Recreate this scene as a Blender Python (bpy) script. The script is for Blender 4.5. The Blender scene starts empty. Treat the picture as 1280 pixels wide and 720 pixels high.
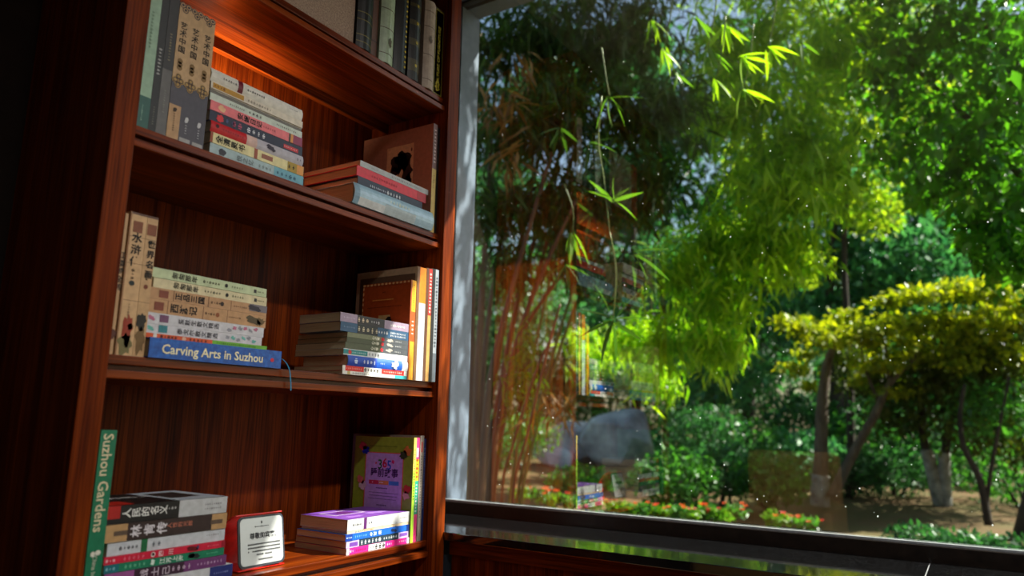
import bpy, bmesh, math, random
import numpy as np
from mathutils import Vector, Matrix

# ------------------------------------------------------------------ camera, sky, sun, exposure
scene = bpy.context.scene
COL = scene.collection
H = 1.15                                     # eye height above the floor
FPX = 905.5
YAW, PIT, ROL = math.radians(32.45), math.radians(10.43), math.radians(1.044)
fw = Vector((math.cos(YAW)*math.cos(PIT), math.sin(YAW)*math.cos(PIT), math.sin(PIT)))
rt = Vector((math.sin(YAW), -math.cos(YAW), 0.0))
up = rt.cross(fw)
cr = rt*math.cos(ROL) + up*math.sin(ROL)
cu = -rt*math.sin(ROL) + up*math.cos(ROL)
cam = bpy.data.cameras.new('camera')
camo = bpy.data.objects.new('camera', cam)
COL.objects.link(camo)
m = Matrix((cr, cu, -fw)).transposed().to_4x4()
m.translation = (0, 0, H)
camo.matrix_world = m
cam.sensor_width = 36.0
cam.lens = FPX/1280*36.0
cam.clip_start = 0.02
cam.clip_end = 200
cam.dof.use_dof = True
cam.dof.focus_distance = 1.75
cam.dof.aperture_fstop = 2.5
scene.camera = camo

SUN_TRAVEL = Vector((-0.435, 0.56, -0.705)).normalized()
sun = bpy.data.lights.new('sun', 'SUN')
sun.energy = 19.0
sun.angle = math.radians(0.35)
sun.color = (1.0, 0.93, 0.82)
suno = bpy.data.objects.new('sun', sun)
suno.rotation_euler = SUN_TRAVEL.to_track_quat('-Z', 'Y').to_euler()
suno.location = (6, -5, 9)
COL.objects.link(suno)

world = bpy.data.worlds.new('sky')
scene.world = world
world.use_nodes = True
nt = world.node_tree
nt.nodes.clear()
sky = nt.nodes.new('ShaderNodeTexSky')
sky.sky_type = 'NISHITA'
sky.sun_disc = False
sky.sun_elevation = math.radians(45)
sky.sun_rotation = math.atan2(-SUN_TRAVEL.x, -SUN_TRAVEL.y)
sky.air_density = 1.4
sky.dust_density = 2.0
bg = nt.nodes.new('ShaderNodeBackground')
bg.inputs['Strength'].default_value = 0.2
wo = nt.nodes.new('ShaderNodeOutputWorld')
nt.links.new(sky.outputs[0], bg.inputs['Color'])
nt.links.new(bg.outputs[0], wo.inputs['Surface'])

scene.view_settings.view_transform = 'Standard'
scene.view_settings.look = 'None'
scene.view_settings.gamma = 1.0
scene.view_settings.use_curve_mapping = False
scene.view_settings.exposure = 0.0
scene.cycles.use_denoising = True
scene.cycles.caustics_reflective = True
scene.cycles.blur_glossy = 0.3
scene.cycles.max_bounces = 10
scene.cycles.transparent_max_bounces = 16

rnd = random.Random(7)
nrg = np.random.default_rng(11)


def ray(px, py):
    return fw + cr*((px-640)/FPX) - cu*((py-360)/FPX)


def at(px, py, X):
    d = ray(px, py)
    p = d*(X/d.x)
    return Vector((p.x, p.y, p.z+H))


# ------------------------------------------------------------------ helpers
def lin(c):
    return tuple(((v/12.92) if v <= 0.04045 else ((v+0.055)/1.055)**2.4) for v in c)


def rgb(r, g, b):
    return lin((r/255, g/255, b/255))


MATS = {}


def newmat(name):
    mt = bpy.data.materials.new(name)
    mt.use_nodes = True
    t = mt.node_tree
    t.nodes.clear()
    out = t.nodes.new('ShaderNodeOutputMaterial')
    return mt, t, out


def paper(col, rough=0.5, name='print', spec=0.4, coat=0.0):
    """printed paper / cloth: colour with faint fibre variation"""
    key = (name, tuple(round(c, 4) for c in col), rough, spec, coat)
    if key in MATS:
        return MATS[key]
    mt, t, out = newmat(name)
    p = t.nodes.new('ShaderNodeBsdfPrincipled')
    tc = t.nodes.new('ShaderNodeTexCoord')
    n = t.nodes.new('ShaderNodeTexNoise')
    n.inputs['Scale'].default_value = 90
    n.inputs['Detail'].default_value = 3
    r = t.nodes.new('ShaderNodeValToRGB')
    r.color_ramp.elements[0].position = 0.3
    r.color_ramp.elements[1].position = 0.7
    r.color_ramp.elements[0].color = (*[c*0.84 for c in col], 1)
    r.color_ramp.elements[1].color = (*[min(1, c*1.06) for c in col], 1)
    t.links.new(tc.outputs['Object'], n.inputs['Vector'])
    t.links.new(n.outputs['Fac'], r.inputs['Fac'])
    t.links.new(r.outputs['Color'], p.inputs['Base Color'])
    p.inputs['Roughness'].default_value = rough
    p.inputs['Specular IOR Level'].default_value = spec
    if coat:
        p.inputs['Coat Weight'].default_value = coat
        p.inputs['Coat Roughness'].default_value = 0.15
    t.links.new(p.outputs[0], out.inputs['Surface'])
    MATS[key] = mt
    return mt


def flat(col, rough=0.5):
    return paper(col, rough, 'ink', 0.3)


def mottled(name, c1, c2, scale, rough=0.6, bump=0.0, detail=6, spec=0.4, stretch=(1, 1, 1)):
    mt, t, out = newmat(name)
    p = t.nodes.new('ShaderNodeBsdfPrincipled')
    tc = t.nodes.new('ShaderNodeTexCoord')
    mp = t.nodes.new('ShaderNodeMapping')
    mp.inputs['Scale'].default_value = stretch
    n = t.nodes.new('ShaderNodeTexNoise')
    n.inputs['Scale'].default_value = scale
    n.inputs['Detail'].default_value = detail
    n.inputs['Roughness'].default_value = 0.65
    r = t.nodes.new('ShaderNodeValToRGB')
    r.color_ramp.elements[0].position = 0.32
    r.color_ramp.elements[1].position = 0.68
    r.color_ramp.elements[0].color = (*c1, 1)
    r.color_ramp.elements[1].color = (*c2, 1)
    t.links.new(tc.outputs['Object'], mp.inputs['Vector'])
    t.links.new(mp.outputs[0], n.inputs['Vector'])
    t.links.new(n.outputs['Fac'], r.inputs['Fac'])
    t.links.new(r.outputs['Color'], p.inputs['Base Color'])
    p.inputs['Roughness'].default_value = rough
    p.inputs['Specular IOR Level'].default_value = spec
    if bump:
        b = t.nodes.new('ShaderNodeBump')
        b.inputs['Strength'].default_value = bump
        b.inputs['Distance'].default_value = 0.02
        t.links.new(n.outputs['Fac'], b.inputs['Height'])
        t.links.new(b.outputs[0], p.inputs['Normal'])
    t.links.new(p.outputs[0], out.inputs['Surface'])
    return mt


def wood(name, axis, c1, c2, rough=0.42, coat=0.02):
    """red lacquered wood, grain along one axis with dark pores"""
    mt, t, out = newmat(name)
    p = t.nodes.new('ShaderNodeBsdfPrincipled')
    tc = t.nodes.new('ShaderNodeTexCoord')
    st = {'x': (1.5, 42, 42), 'y': (42, 1.5, 42), 'z': (42, 42, 1.5)}[axis]
    fi = {'x': (6, 260, 260), 'y': (260, 6, 260), 'z': (260, 260, 6)}[axis]
    m1 = t.nodes.new('ShaderNodeMapping')
    m1.inputs['Scale'].default_value = st
    m2 = t.nodes.new('ShaderNodeMapping')
    m2.inputs['Scale'].default_value = fi
    n1 = t.nodes.new('ShaderNodeTexNoise')
    n1.inputs['Scale'].default_value = 1.0
    n1.inputs['Detail'].default_value = 5
    n1.inputs['Distortion'].default_value = 0.6
    n2 = t.nodes.new('ShaderNodeTexNoise')
    n2.inputs['Scale'].default_value = 1.0
    n2.inputs['Detail'].default_value = 2
    r = t.nodes.new('ShaderNodeValToRGB')
    r.color_ramp.elements[0].position = 0.3
    r.color_ramp.elements[1].position = 0.72
    r.color_ramp.elements[0].color = (*c1, 1)
    r.color_ramp.elements[1].color = (*c2, 1)
    r2 = t.nodes.new('ShaderNodeValToRGB')
    r2.color_ramp.elements[0].position = 0.36
    r2.color_ramp.elements[1].position = 0.55
    r2.color_ramp.elements[0].color = (0.45, 0.4, 0.38, 1)
    r2.color_ramp.elements[1].color = (1, 1, 1, 1)
    mx = t.nodes.new('ShaderNodeMix')
    mx.data_type = 'RGBA'
    mx.blend_type = 'MULTIPLY'
    mx.inputs[0].default_value = 0.85
    for mm, nn in ((m1, n1), (m2, n2)):
        t.links.new(tc.outputs['Object'], mm.inputs['Vector'])
        t.links.new(mm.outputs[0], nn.inputs['Vector'])
    t.links.new(n1.outputs['Fac'], r.inputs['Fac'])
    t.links.new(n2.outputs['Fac'], r2.inputs['Fac'])
    t.links.new(r.outputs['Color'], mx.inputs[6])
    t.links.new(r2.outputs['Color'], mx.inputs[7])
    t.links.new(mx.outputs[2], p.inputs['Base Color'])
    p.inputs['Roughness'].default_value = rough
    p.inputs['Coat Weight'].default_value = coat
    p.inputs['Coat Roughness'].default_value = 0.2
    p.inputs['Specular IOR Level'].default_value = 0.07
    b = t.nodes.new('ShaderNodeBump')
    b.inputs['Strength'].default_value = 0.12
    b.inputs['Distance'].default_value = 0.002
    t.links.new(n2.outputs['Fac'], b.inputs['Height'])
    t.links.new(b.outputs[0], p.inputs['Normal'])
    t.links.new(p.outputs[0], out.inputs['Surface'])
    return mt


WC1, WC2 = (0.058, 0.006, 0.0015), (0.25, 0.042, 0.003)
WOOD_X = wood('red_wood_x', 'x', WC1, WC2, 0.3, 0.3)
WOOD_Z = wood('red_wood_z', 'z', WC1, WC2)
WOOD_Y = wood('red_wood_y', 'y', WC1, WC2)


def pages_mat(axis, col, name):
    mt, t, out = newmat(name)
    p = t.nodes.new('ShaderNodeBsdfPrincipled')
    tc = t.nodes.new('ShaderNodeTexCoord')
    mp = t.nodes.new('ShaderNodeMapping')
    mp.inputs['Scale'].default_value = {'x': (1800, 8, 8), 'z': (8, 8, 1800), 'y': (8, 1800, 8)}[axis]
    n = t.nodes.new('ShaderNodeTexNoise')
    n.inputs['Scale'].default_value = 1.0
    r = t.nodes.new('ShaderNodeValToRGB')
    r.color_ramp.elements[0].position = 0.35
    r.color_ramp.elements[1].position = 0.6
    r.color_ramp.elements[0].color = (*[c*0.55 for c in col], 1)
    r.color_ramp.elements[1].color = (*col, 1)
    t.links.new(tc.outputs['Object'], mp.inputs['Vector'])
    t.links.new(mp.outputs[0], n.inputs['Vector'])
    t.links.new(n.outputs['Fac'], r.inputs['Fac'])
    t.links.new(r.outputs['Color'], p.inputs['Base Color'])
    p.inputs['Roughness'].default_value = 0.8
    t.links.new(p.outputs[0], out.inputs['Surface'])
    return mt


PAGES = {a: pages_mat(a, rgb(216, 196, 160), 'page_edges_'+a) for a in 'xyz'}


def link(name, me, mat, parent=None, loc=None):
    o = bpy.data.objects.new(name, me)
    COL.objects.link(o)
    if mat is not None and not me.materials:
        me.materials.append(mat)
    if parent is not None:
        o.parent = parent
    if loc is not None:
        o.location = loc
    return o


def pymesh(name, verts, faces, smooth=False):
    me = bpy.data.meshes.new(name)
    bm = bmesh.new()
    vs = [bm.verts.new(v) for v in verts]
    for f in faces:
        try:
            bm.faces.new([vs[i] for i in f])
        except ValueError:
            pass
    bmesh.ops.recalc_face_normals(bm, faces=bm.faces)
    bm.to_mesh(me)
    bm.free()
    if smooth:
        me.shade_smooth()
    return me


def boxmesh(name, lo, hi, bevel=0.0, org=(0, 0, 0)):
    bm = bmesh.new()
    bmesh.ops.create_cube(bm, size=1)
    for v in bm.verts:
        v.co = Vector([(lo[i]+hi[i])/2 - org[i] + v.co[i]*(hi[i]-lo[i]) for i in range(3)])
    if bevel:
        bmesh.ops.bevel(bm, geom=bm.edges[:], offset=bevel, segments=2, affect='EDGES', profile=0.6)
    me = bpy.data.meshes.new(name)
    bm.to_mesh(me)
    bm.free()
    return me


def box(name, lo, hi, mat, parent=None, bevel=0.0):
    return link(name, boxmesh(name, lo, hi, bevel), mat, parent)


def tag(o, label, cat, group=None, kind=None):
    if label:
        o['label'] = label
    if cat:
        o['category'] = cat
    if group:
        o['group'] = group
    if kind:
        o['kind'] = kind
    return o


def empty(name, loc, label, cat, group=None, kind=None):
    o = bpy.data.objects.new(name, None)
    o.empty_display_size = 0.05
    COL.objects.link(o)
    o.location = loc
    return tag(o, label, cat, group, kind)


def struct(o, label, cat=None):
    o['kind'] = 'structure'
    o['label'] = label
    o['category'] = cat or 'wall'
    return o


def smoothpath(pts, n=6):
    P = [Vector(p) for p in pts]
    if len(P) < 3:
        return P
    out = []
    for i in range(len(P)-1):
        p0 = P[max(i-1, 0)]; p1 = P[i]; p2 = P[i+1]; p3 = P[min(i+2, len(P)-1)]
        for k in range(n):
            t = k/n
            out.append(0.5*((2*p1)+(-p0+p2)*t+(2*p0-5*p1+4*p2-p3)*t*t+(-p0+3*p1-3*p2+p3)*t*t*t))
    out.append(P[-1])
    return out


def tube_geo(pts, radii, sides=8):
    P = [Vector(p) for p in pts]
    verts, faces = [], []
    for i, p in enumerate(P):
        d = (P[min(i+1, len(P)-1)]-P[max(i-1, 0)]).normalized()
        a = d.cross(Vector((0.31, 0.83, 0.12))).normalized()
        b = d.cross(a)
        for k in range(sides):
            t = 2*math.pi*k/sides
            verts.append(p+(a*math.cos(t)+b*math.sin(t))*radii[i])
    for i in range(len(P)-1):
        for k in range(sides):
            faces.append((i*sides+k, i*sides+(k+1) % sides, (i+1)*sides+(k+1) % sides, (i+1)*sides+k))
    faces.append(tuple(range(sides)))
    faces.append(tuple((len(P)-1)*sides+k for k in range(sides)))
    return verts, faces


def tube(name, pts, r0, r1, mat, parent=None, sides=8, n=6, org=None):
    P = smoothpath(pts, n)
    rs = [r0+(r1-r0)*i/max(1, len(P)-1) for i in range(len(P))]
    v, f = tube_geo(P, rs, sides)
    if org is not None:
        v = [Vector(a)-Vector(org) for a in v]
    return link(name, pymesh(name, v, f, True), mat, parent)


# ------------------------------------------------------------------ room shell
XW = 1.93                                    # glass plane
S = [1.312, 0.908, 0.506, 0.099, -0.304, -0.708, -1.10]
ROOM_X0, ROOM_Y0, ROOM_TOP = -3.6, -4.2, 2.95
plaster = mottled('plaster', rgb(86, 100, 116), rgb(100, 114, 132), 30, 0.7, 0.05)
dark_wall = mottled('dark_wall', rgb(46, 34, 30), rgb(58, 44, 38), 12, 0.6)
floor_mat = mottled('floor_stone', rgb(66, 48, 36), rgb(92, 70, 54), 4, 0.35)
ceil_mat = mottled('ceiling_paint', rgb(170, 160, 150), rgb(180, 170, 160), 8, 0.8)
black_metal = mottled('black_metal', rgb(18, 14, 12), rgb(34, 26, 22), 60, 0.32)
stone = None

struct(box('floor', (ROOM_X0-.1, ROOM_Y0-.1, -0.1), (1.62, 1.66, 0), floor_mat), 'warm stone floor of the reading room', 'floor')
struct(box('ceiling', (ROOM_X0-.1, ROOM_Y0-.1, ROOM_TOP), (2.05, 1.66, ROOM_TOP+.1), ceil_mat), 'plain ceiling of the reading room', 'ceiling')
struct(box('wall_back', (ROOM_X0-.1, 1.545, 0), (1.94, 1.66, ROOM_TOP), dark_wall), 'dark brown wall behind the bookcase', 'wall')
struct(box('wall_left', (ROOM_X0-.1, ROOM_Y0, 0), (ROOM_X0, 1.545, ROOM_TOP), dark_wall), 'dark side wall far from the window', 'wall')


def vwall(name, label, pieces, mat):
    verts, faces = [], []
    for lo, hi in pieces:
        b = len(verts)
        for x in (lo[0], hi[0]):
            for y in (lo[1], hi[1]):
                for z in (lo[2], hi[2]):
                    verts.append((x, y, z))
        for f in ((0, 1, 3, 2), (4, 6, 7, 5), (0, 4, 5, 1), (2, 3, 7, 6), (0, 2, 6, 4), (1, 5, 7, 3)):
            faces.append(tuple(b+i for i in f))
    return struct(link(name, pymesh(name, verts, faces), mat), label)


# wall behind the camera with its own window
vwall('wall_front', 'wall behind the viewer with a small high window', [
    ((ROOM_X0, ROOM_Y0-.1, 0), (-2.9, ROOM_Y0, ROOM_TOP)),
    ((-1.3, ROOM_Y0-.1, 0), (2.0, ROOM_Y0, ROOM_TOP)),
    ((-2.9, ROOM_Y0-.1, 0), (-1.3, ROOM_Y0, 2.0)),
    ((-2.9, ROOM_Y0-.1, 2.6), (-1.3, ROOM_Y0, ROOM_TOP))], plaster)

# window wall: dado under the sill, reveal, head
REV_Y = 1.47                                 # outer reveal of the window wall
HEAD = 1.50+H
WIN_Y = 1.53                                 # left end of the glass, behind the bookcase
SILL = -0.287+H
vwall('wall_right', 'grey plastered window wall with an outer reveal', [
    ((1.62, ROOM_Y0, 0), (2.05, 1.66, SILL-.02)),
    ((1.90, ROOM_Y0, HEAD), (2.05, 1.66, ROOM_TOP)),
    ((1.942, REV_Y, SILL-.02), (2.05, 1.66, HEAD)),
    ((2.0, 1.66, 0), (2.05, 3.4, ROOM_TOP)),
    ((1.90, ROOM_Y0, SILL-.02), (2.05, -3.4, HEAD))], plaster)
dado = struct(bpy.data.objects.new('wall_panel_right', None), 'red wood panelling below the window sill', 'wall panel')
COL.objects.link(dado)
dado.location = (1.60, 0, 0)
yy = 1.195
k = 0
while yy > ROOM_Y0+0.2:
    y1 = yy-0.62
    o = box('panel', (1.606, y1+.002, 0.08), (1.62, yy-.002, SILL-.06), WOOD_Z, None)
    o.parent = dado
    o.matrix_parent_inverse = Matrix.Translation((-1.60, 0, 0))
    yy = y1
    k += 1
o = box('rail', (1.596, ROOM_Y0, SILL-.058), (1.62, 1.195, SILL-.02), WOOD_Y, None, 0.002)
o.parent = dado
o.matrix_parent_inverse = Matrix.Translation((-1.60, 0, 0))


def sill_material():
    mt, t, out = newmat('polished_black_stone')
    p = t.nodes.new('ShaderNodeBsdfPrincipled')
    tc = t.nodes.new('ShaderNodeTexCoord')
    n = t.nodes.new('ShaderNodeTexNoise')
    n.inputs['Scale'].default_value = 260
    n.inputs['Detail'].default_value = 2
    r = t.nodes.new('ShaderNodeValToRGB')
    r.color_ramp.elements[0].position = 0.55
    r.color_ramp.elements[1].position = 0.85
    r.color_ramp.elements[0].color = (*rgb(12, 12, 13), 1)
    r.color_ramp.elements[1].color = (*rgb(52, 54, 58), 1)
    t.links.new(tc.outputs['Object'], n.inputs['Vector'])
    t.links.new(n.outputs['Fac'], r.inputs['Fac'])
    t.links.new(r.outputs['Color'], p.inputs['Base Color'])
    p.inputs['Roughness'].default_value = 0.07
    p.inputs['IOR'].default_value = 2.1
    n2 = t.nodes.new('ShaderNodeTexNoise')
    n2.inputs['Scale'].default_value = 14
    n2.inputs['Detail'].default_value = 8
    mr = t.nodes.new('ShaderNodeMapRange')
    mr.inputs[3].default_value = 0.03
    mr.inputs[4].default_value = 0.09
    t.links.new(tc.outputs['Object'], n2.inputs['Vector'])
    t.links.new(n2.outputs['Fac'], mr.inputs[0])
    t.links.new(mr.outputs[0], p.inputs['Roughness'])
    t.links.new(p.outputs[0], out.inputs['Surface'])
    return mt


stone = sill_material()
sill = struct(bpy.data.objects.new('window_sill', None), 'polished black stone sill below the big window', 'window sill')
COL.objects.link(sill)
ys = [WIN_Y, 0.112, -1.15, -2.4, -3.4]
for a, b in zip(ys[:-1], ys[1:]):
    box('sill_slab', (1.575, b+.0012, SILL-.02), (1.905, a-.0012, SILL), stone, sill, 0.0015)
box('joint_sealant', (1.58, ys[-1], SILL-.018), (1.905, WIN_Y, SILL-.003), mottled('grey_sealant', rgb(150, 152, 155), rgb(170, 172, 174), 80), sill)


def glass_material():
    mt, t, out = newmat('window_glass')
    tr = t.nodes.new('ShaderNodeBsdfTransparent')
    tr.inputs[0].default_value = (0.94, 0.97, 0.955, 1)
    gl = t.nodes.new('ShaderNodeBsdfGlossy')
    gl.inputs['Roughness'].default_value = 0.0
    gl.inputs['Color'].default_value = (1, 1, 1, 1)
    fr = t.nodes.new('ShaderNodeFresnel')
    fr.inputs['IOR'].default_value = 3.1
    ge = t.nodes.new('ShaderNodeNewGeometry')
    iv = t.nodes.new('ShaderNodeMath')
    iv.operation = 'SUBTRACT'
    iv.inputs[0].default_value = 1.0
    ml = t.nodes.new('ShaderNodeMath')
    ml.operation = 'MULTIPLY'
    mx = t.nodes.new('ShaderNodeMixShader')
    t.links.new(ge.outputs['Backfacing'], iv.inputs[1])
    t.links.new(fr.outputs[0], ml.inputs[0])
    t.links.new(iv.outputs[0], ml.inputs[1])
    t.links.new(ml.outputs[0], mx.inputs[0])
    t.links.new(tr.outputs[0], mx.inputs[1])
    t.links.new(gl.outputs[0], mx.inputs[2])
    t.links.new(mx.outputs[0], out.inputs['Surface'])
    return mt


GLASS = glass_material()
grey_seal = mottled('grey_gasket', rgb(120, 125, 130), rgb(150, 154, 158), 50, 0.35)


def window_x(name, y0, y1, label):
    w = empty(name, (XW, (y0+y1)/2, SILL), label, 'window', None, 'structure')
    org = w.location

    def pb(nm, lo, hi, mt, bev=0.0):
        return link(nm, boxmesh(nm, lo, hi, bev, org), mt, w)
    fz = -0.247+H
    pb('bottom_rail', (1.905, y0, SILL-.02), (1.941, y1, fz-.006), black_metal, 0.002)
    pb('glazing_bead', (1.912, y0, fz-.006), (1.926, y1, fz), grey_seal, 0.001)
    pb('pane', (XW, y0+.002, fz-.008), (XW+.008, y1-.002, HEAD-.004), GLASS)
    pb('top_rail', (1.925, y0, HEAD-.006), (1.97, y1, HEAD), black_metal)
    return w


W1 = window_x('window_1', -1.15, WIN_Y, 'large fixed window pane looking onto the green garden')
W2 = window_x('window_2', -3.4, -1.21, 'further window pane beside the mullion')
struct(box('window_mullion', (1.89, -1.21, SILL-.02), (1.985, -1.15, HEAD), black_metal), 'black mullion between the two window panes', 'mullion')
W3 = empty('window_3', (-2.1, ROOM_Y0-.05, 2.0), 'small high window behind the viewer', 'window', None, 'structure')
link('pane', boxmesh('pane', (-2.9, ROOM_Y0-.054, 2.0), (-1.3, ROOM_Y0-.046, 2.6), 0, W3.location), GLASS, W3)
for xm in (-2.1,):
    link('mullion', boxmesh('mullion', (xm-.03, ROOM_Y0-.09, 2.0), (xm+.03, ROOM_Y0-.01, 2.6), 0, W3.location), black_metal, W3)

# eave outside: its edge bounds the sun on the bookcase
EX = 2.45
EZ = 0.60+1.62*(EX-1.58)+H
struct(box('roof_eave', (1.8, -7, EZ), (EX, 4, EZ+.14), mottled('eave_wood', rgb(60, 40, 30), rgb(80, 55, 40), 20)), 'timber eave above the window outside', 'eave')
struct(box('wall_upper', (1.81, -7, ROOM_TOP), (2.05, 4, EZ+.1), plaster), 'outer wall strip under the eave', 'wall')

# dust specks on the glass
vs, fs = [], []
for i in range(330):
    y = rnd.uniform(-0.2, 1.36)
    z = rnd.uniform(-0.22, 1.40)+H
    s = rnd.choice([.0007, .0008, .0010, .0014, .0020])
    b = len(vs)
    vs += [(-.0016, 0, 0), (0, s, 0), (0, 0, s*rnd.uniform(1, 1.8)), (0, -s, 0), (0, 0, -s)]
    vs[b:] = [(v[0], v[1]+y-W1.location.y, v[2]+z-W1.location.z) for v in vs[b:]]
    fs += [(b, b+1, b+2), (b, b+2, b+3), (b, b+3, b+4), (b, b+4, b+1)]
mt_, t_, out_ = newmat('dust')
a_ = t_.nodes.new('ShaderNodeBsdfTranslucent')
b_ = t_.nodes.new('ShaderNodeBsdfDiffuse')
c_ = t_.nodes.new('ShaderNodeMixShader')
a_.inputs[0].default_value = b_.inputs[0].default_value = (.8, .85, .85, 1)
t_.links.new(a_.outputs[0], c_.inputs[1])
t_.links.new(b_.outputs[0], c_.inputs[2])
t_.links.new(c_.outputs[0], out_.inputs['Surface'])
o = link('dust_specks', pymesh('dust_specks', vs, fs), mt_, W1)
o['kind'] = 'stuff'

# armchair in the room that shows as a faint reflection in the pane
ach = empty('armchair', (-1.35, 1.12, 0), 'tan upholstered armchair mirrored faintly in the window pane', 'chair')
tanf = mottled('tan_fabric', rgb(176, 128, 70), rgb(200, 152, 90), 60, .8)
for xx in (-.26, .26):
    for yy_ in (-.26, .26):
        link('leg', boxmesh('leg', (xx-.025, yy_-.025, 0), (xx+.025, yy_+.025, .34), .004), WOOD_Z, ach)
link('seat', boxmesh('seat', (-.31, -.31, .30), (.31, .31, .46), .04), tanf, ach)
link('backrest', boxmesh('backrest', (-.34, -.31, .42), (-.22, .31, .98), .05), tanf, ach)
for yy_ in (-.33, .27):
    link('armrest', boxmesh('armrest', (-.30, yy_, .40), (.30, yy_+.06, .64), .02), tanf, ach)

# ------------------------------------------------------------------ bookcase
BX0, BX1 = 0.655, 1.532
case = empty('bookcase', (1.09, 1.2, 0), 'tall dark red wooden bookcase beside the window', 'bookcase')


def cb(nm, lo, hi, mt, bev=0.0015):
    return link(nm, boxmesh(nm, lo, hi, bev, case.location), mt, case)


TOP = 2.50
cb('side_panel', (0.616, 1.222, 0), (BX0, 1.53, TOP), WOOD_Z)
cb('side_panel', (BX1, 1.222, 0), (1.574, 1.53, TOP), WOOD_Z)
cb('stile', (0.613, 1.2, 0), (BX0, 1.222, TOP), WOOD_Z, 0.002)
cb('stile', (BX1, 1.2, 0), (1.58, 1.222, TOP), WOOD_Z, 0.002)
cb('back_panel', (BX0, 1.49, 0), (BX1, 1.505, TOP), WOOD_Z)
for s in S:
    z = s+H
    cb('shelf', (BX0, 1.220, z-.016), (BX1, 1.49, z), WOOD_X, 0.0015)
    cb('shelf_rib', (BX0, 1.236, z-.026), (BX1, 1.49, z-.016), WOOD_X, 0)
    cb('shelf_lip', (BX0, 1.213, z-.040), (BX1, 1.49, z-.026), WOOD_X, 0.0015)
cb('plinth', (BX0, 1.23, 0), (BX1, 1.25, .05-.04), WOOD_X)
cb('cornice', (0.60, 1.19, TOP), (1.585, 1.53, TOP+.05), WOOD_X, 0.004)

# fill lights added on the ceiling out of view to brighten the book spines
for xl, lab in ((1.05, 'added ceiling fill light nearer the window'), (-0.45, 'added ceiling fill light further from the window')):
    dl = empty('added_fill_light', (xl, -0.75, ROOM_TOP), lab, 'light', 'added ceiling fill lights')
    v_, f_ = tube_geo([(0, 0, 0), (0, 0, -.006), (0, 0, -.010)], [.060, .060, .048], 24)
    link('trim_ring', pymesh('trim_ring', v_, f_), black_metal, dl)
    v_, f_ = tube_geo([(0, 0, -.010), (0, 0, -.013)], [.042, .036], 24)
    mt_, t_, out_ = newmat('fill_light_lens')
    em_ = t_.nodes.new('ShaderNodeEmission')
    em_.inputs[0].default_value = (1, .93, .84, 1)
    em_.inputs[1].default_value = 6
    t_.links.new(em_.outputs[0], out_.inputs['Surface'])
    link('lens', pymesh('lens', v_, f_), mt_, dl)
    sl = bpy.data.lights.new('fill_light_bulb', 'SPOT')
    sl.energy = 130 if xl > 0 else 28
    sl.color = (1, .95, .9)
    sl.spot_size = math.radians(150)
    sl.spot_blend = .6
    sl.shadow_soft_size = .05
    so_ = bpy.data.objects.new('fill_light_bulb', sl)
    COL.objects.link(so_)
    so_.parent = dl
    so_.location = (0, 0, -.03)

# dark strip stands in for shade under the top shelf; unseen lamp added
cb('shade_strip', (BX0, 1.424, S[1]-.040+H-.027), (BX1, 1.430, S[1]-.040+H), WOOD_X, 0.001)
lamp = empty('added_glow_lamp', (.985, 1.425, S[2]+H), 'small unseen lamp added behind the white book stack on the second shelf', 'lamp')  # added source for the orange glow on the back panel
v_, f_ = tube_geo([(0, 0, 0), (0, 0, .008), (0, 0, .012)], [.024, .024, .018], 20)
link('base', pymesh('base', v_, f_), black_metal, lamp)
v_, f_ = tube_geo([(0, 0, .012), (0, 0, .14)], [.004, .004], 10)
link('pole', pymesh('pole', v_, f_), black_metal, lamp)
v_, f_ = tube_geo([(0, -.014, .140), (0, -.002, .152), (0, .008, .162)], [.010, .017, .019], 16)
link('shade', pymesh('shade', v_, f_), black_metal, lamp)
mt_, t_, out_ = newmat('glow_lamp_lens')
em_ = t_.nodes.new('ShaderNodeEmission')
em_.inputs[0].default_value = (1, .72, .42, 1)
em_.inputs[1].default_value = 4
t_.links.new(em_.outputs[0], out_.inputs['Surface'])
v_, f_ = tube_geo([(0, .0082, .1622), (0, .0092, .1632)], [.013, .012], 16)
link('lens', pymesh('lens', v_, f_), mt_, lamp)
ld = bpy.data.lights.new('glow_lamp_bulb', 'SPOT')
ld.energy = 13.0
ld.color = (1, .76, .5)
ld.shadow_soft_size = .012
ld.spot_size = math.radians(165)
ld.spot_blend = .5
lo_ = bpy.data.objects.new('glow_lamp_bulb', ld)
COL.objects.link(lo_)
lo_.parent = lamp
lo_.location = (0, .012, .166)
lo_.rotation_euler = Vector((0, .7, .7)).to_track_quat('-Z', 'Y').to_euler()

# ------------------------------------------------------------------ books
FONTCACHE = {}


def glyphs(s, bold=0.012):
    key = (s, bold)
    if key not in FONTCACHE:
        c = bpy.data.curves.new('t', 'FONT')
        c.body = s
        c.resolution_u = 2
        c.offset = bold
        o = bpy.data.objects.new('t', c)
        COL.objects.link(o)
        bpy.context.view_layer.update()
        me = bpy.data.meshes.new_from_object(o.evaluated_get(bpy.context.evaluated_depsgraph_get()))
        v = [(q.co.x, q.co.y) for q in me.vertices]
        f = [tuple(p.vertices) for p in me.polygons]
        bpy.data.objects.remove(o)
        bpy.data.curves.remove(c)
        bpy.data.meshes.remove(me)
        if v:
            xs = [a for a, b in v]
            cx = (min(xs)+max(xs))/2
            v = [(a-cx, b-0.34) for a, b in v]
        FONTCACHE[key] = (v, f)
    return FONTCACHE[key]


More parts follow.
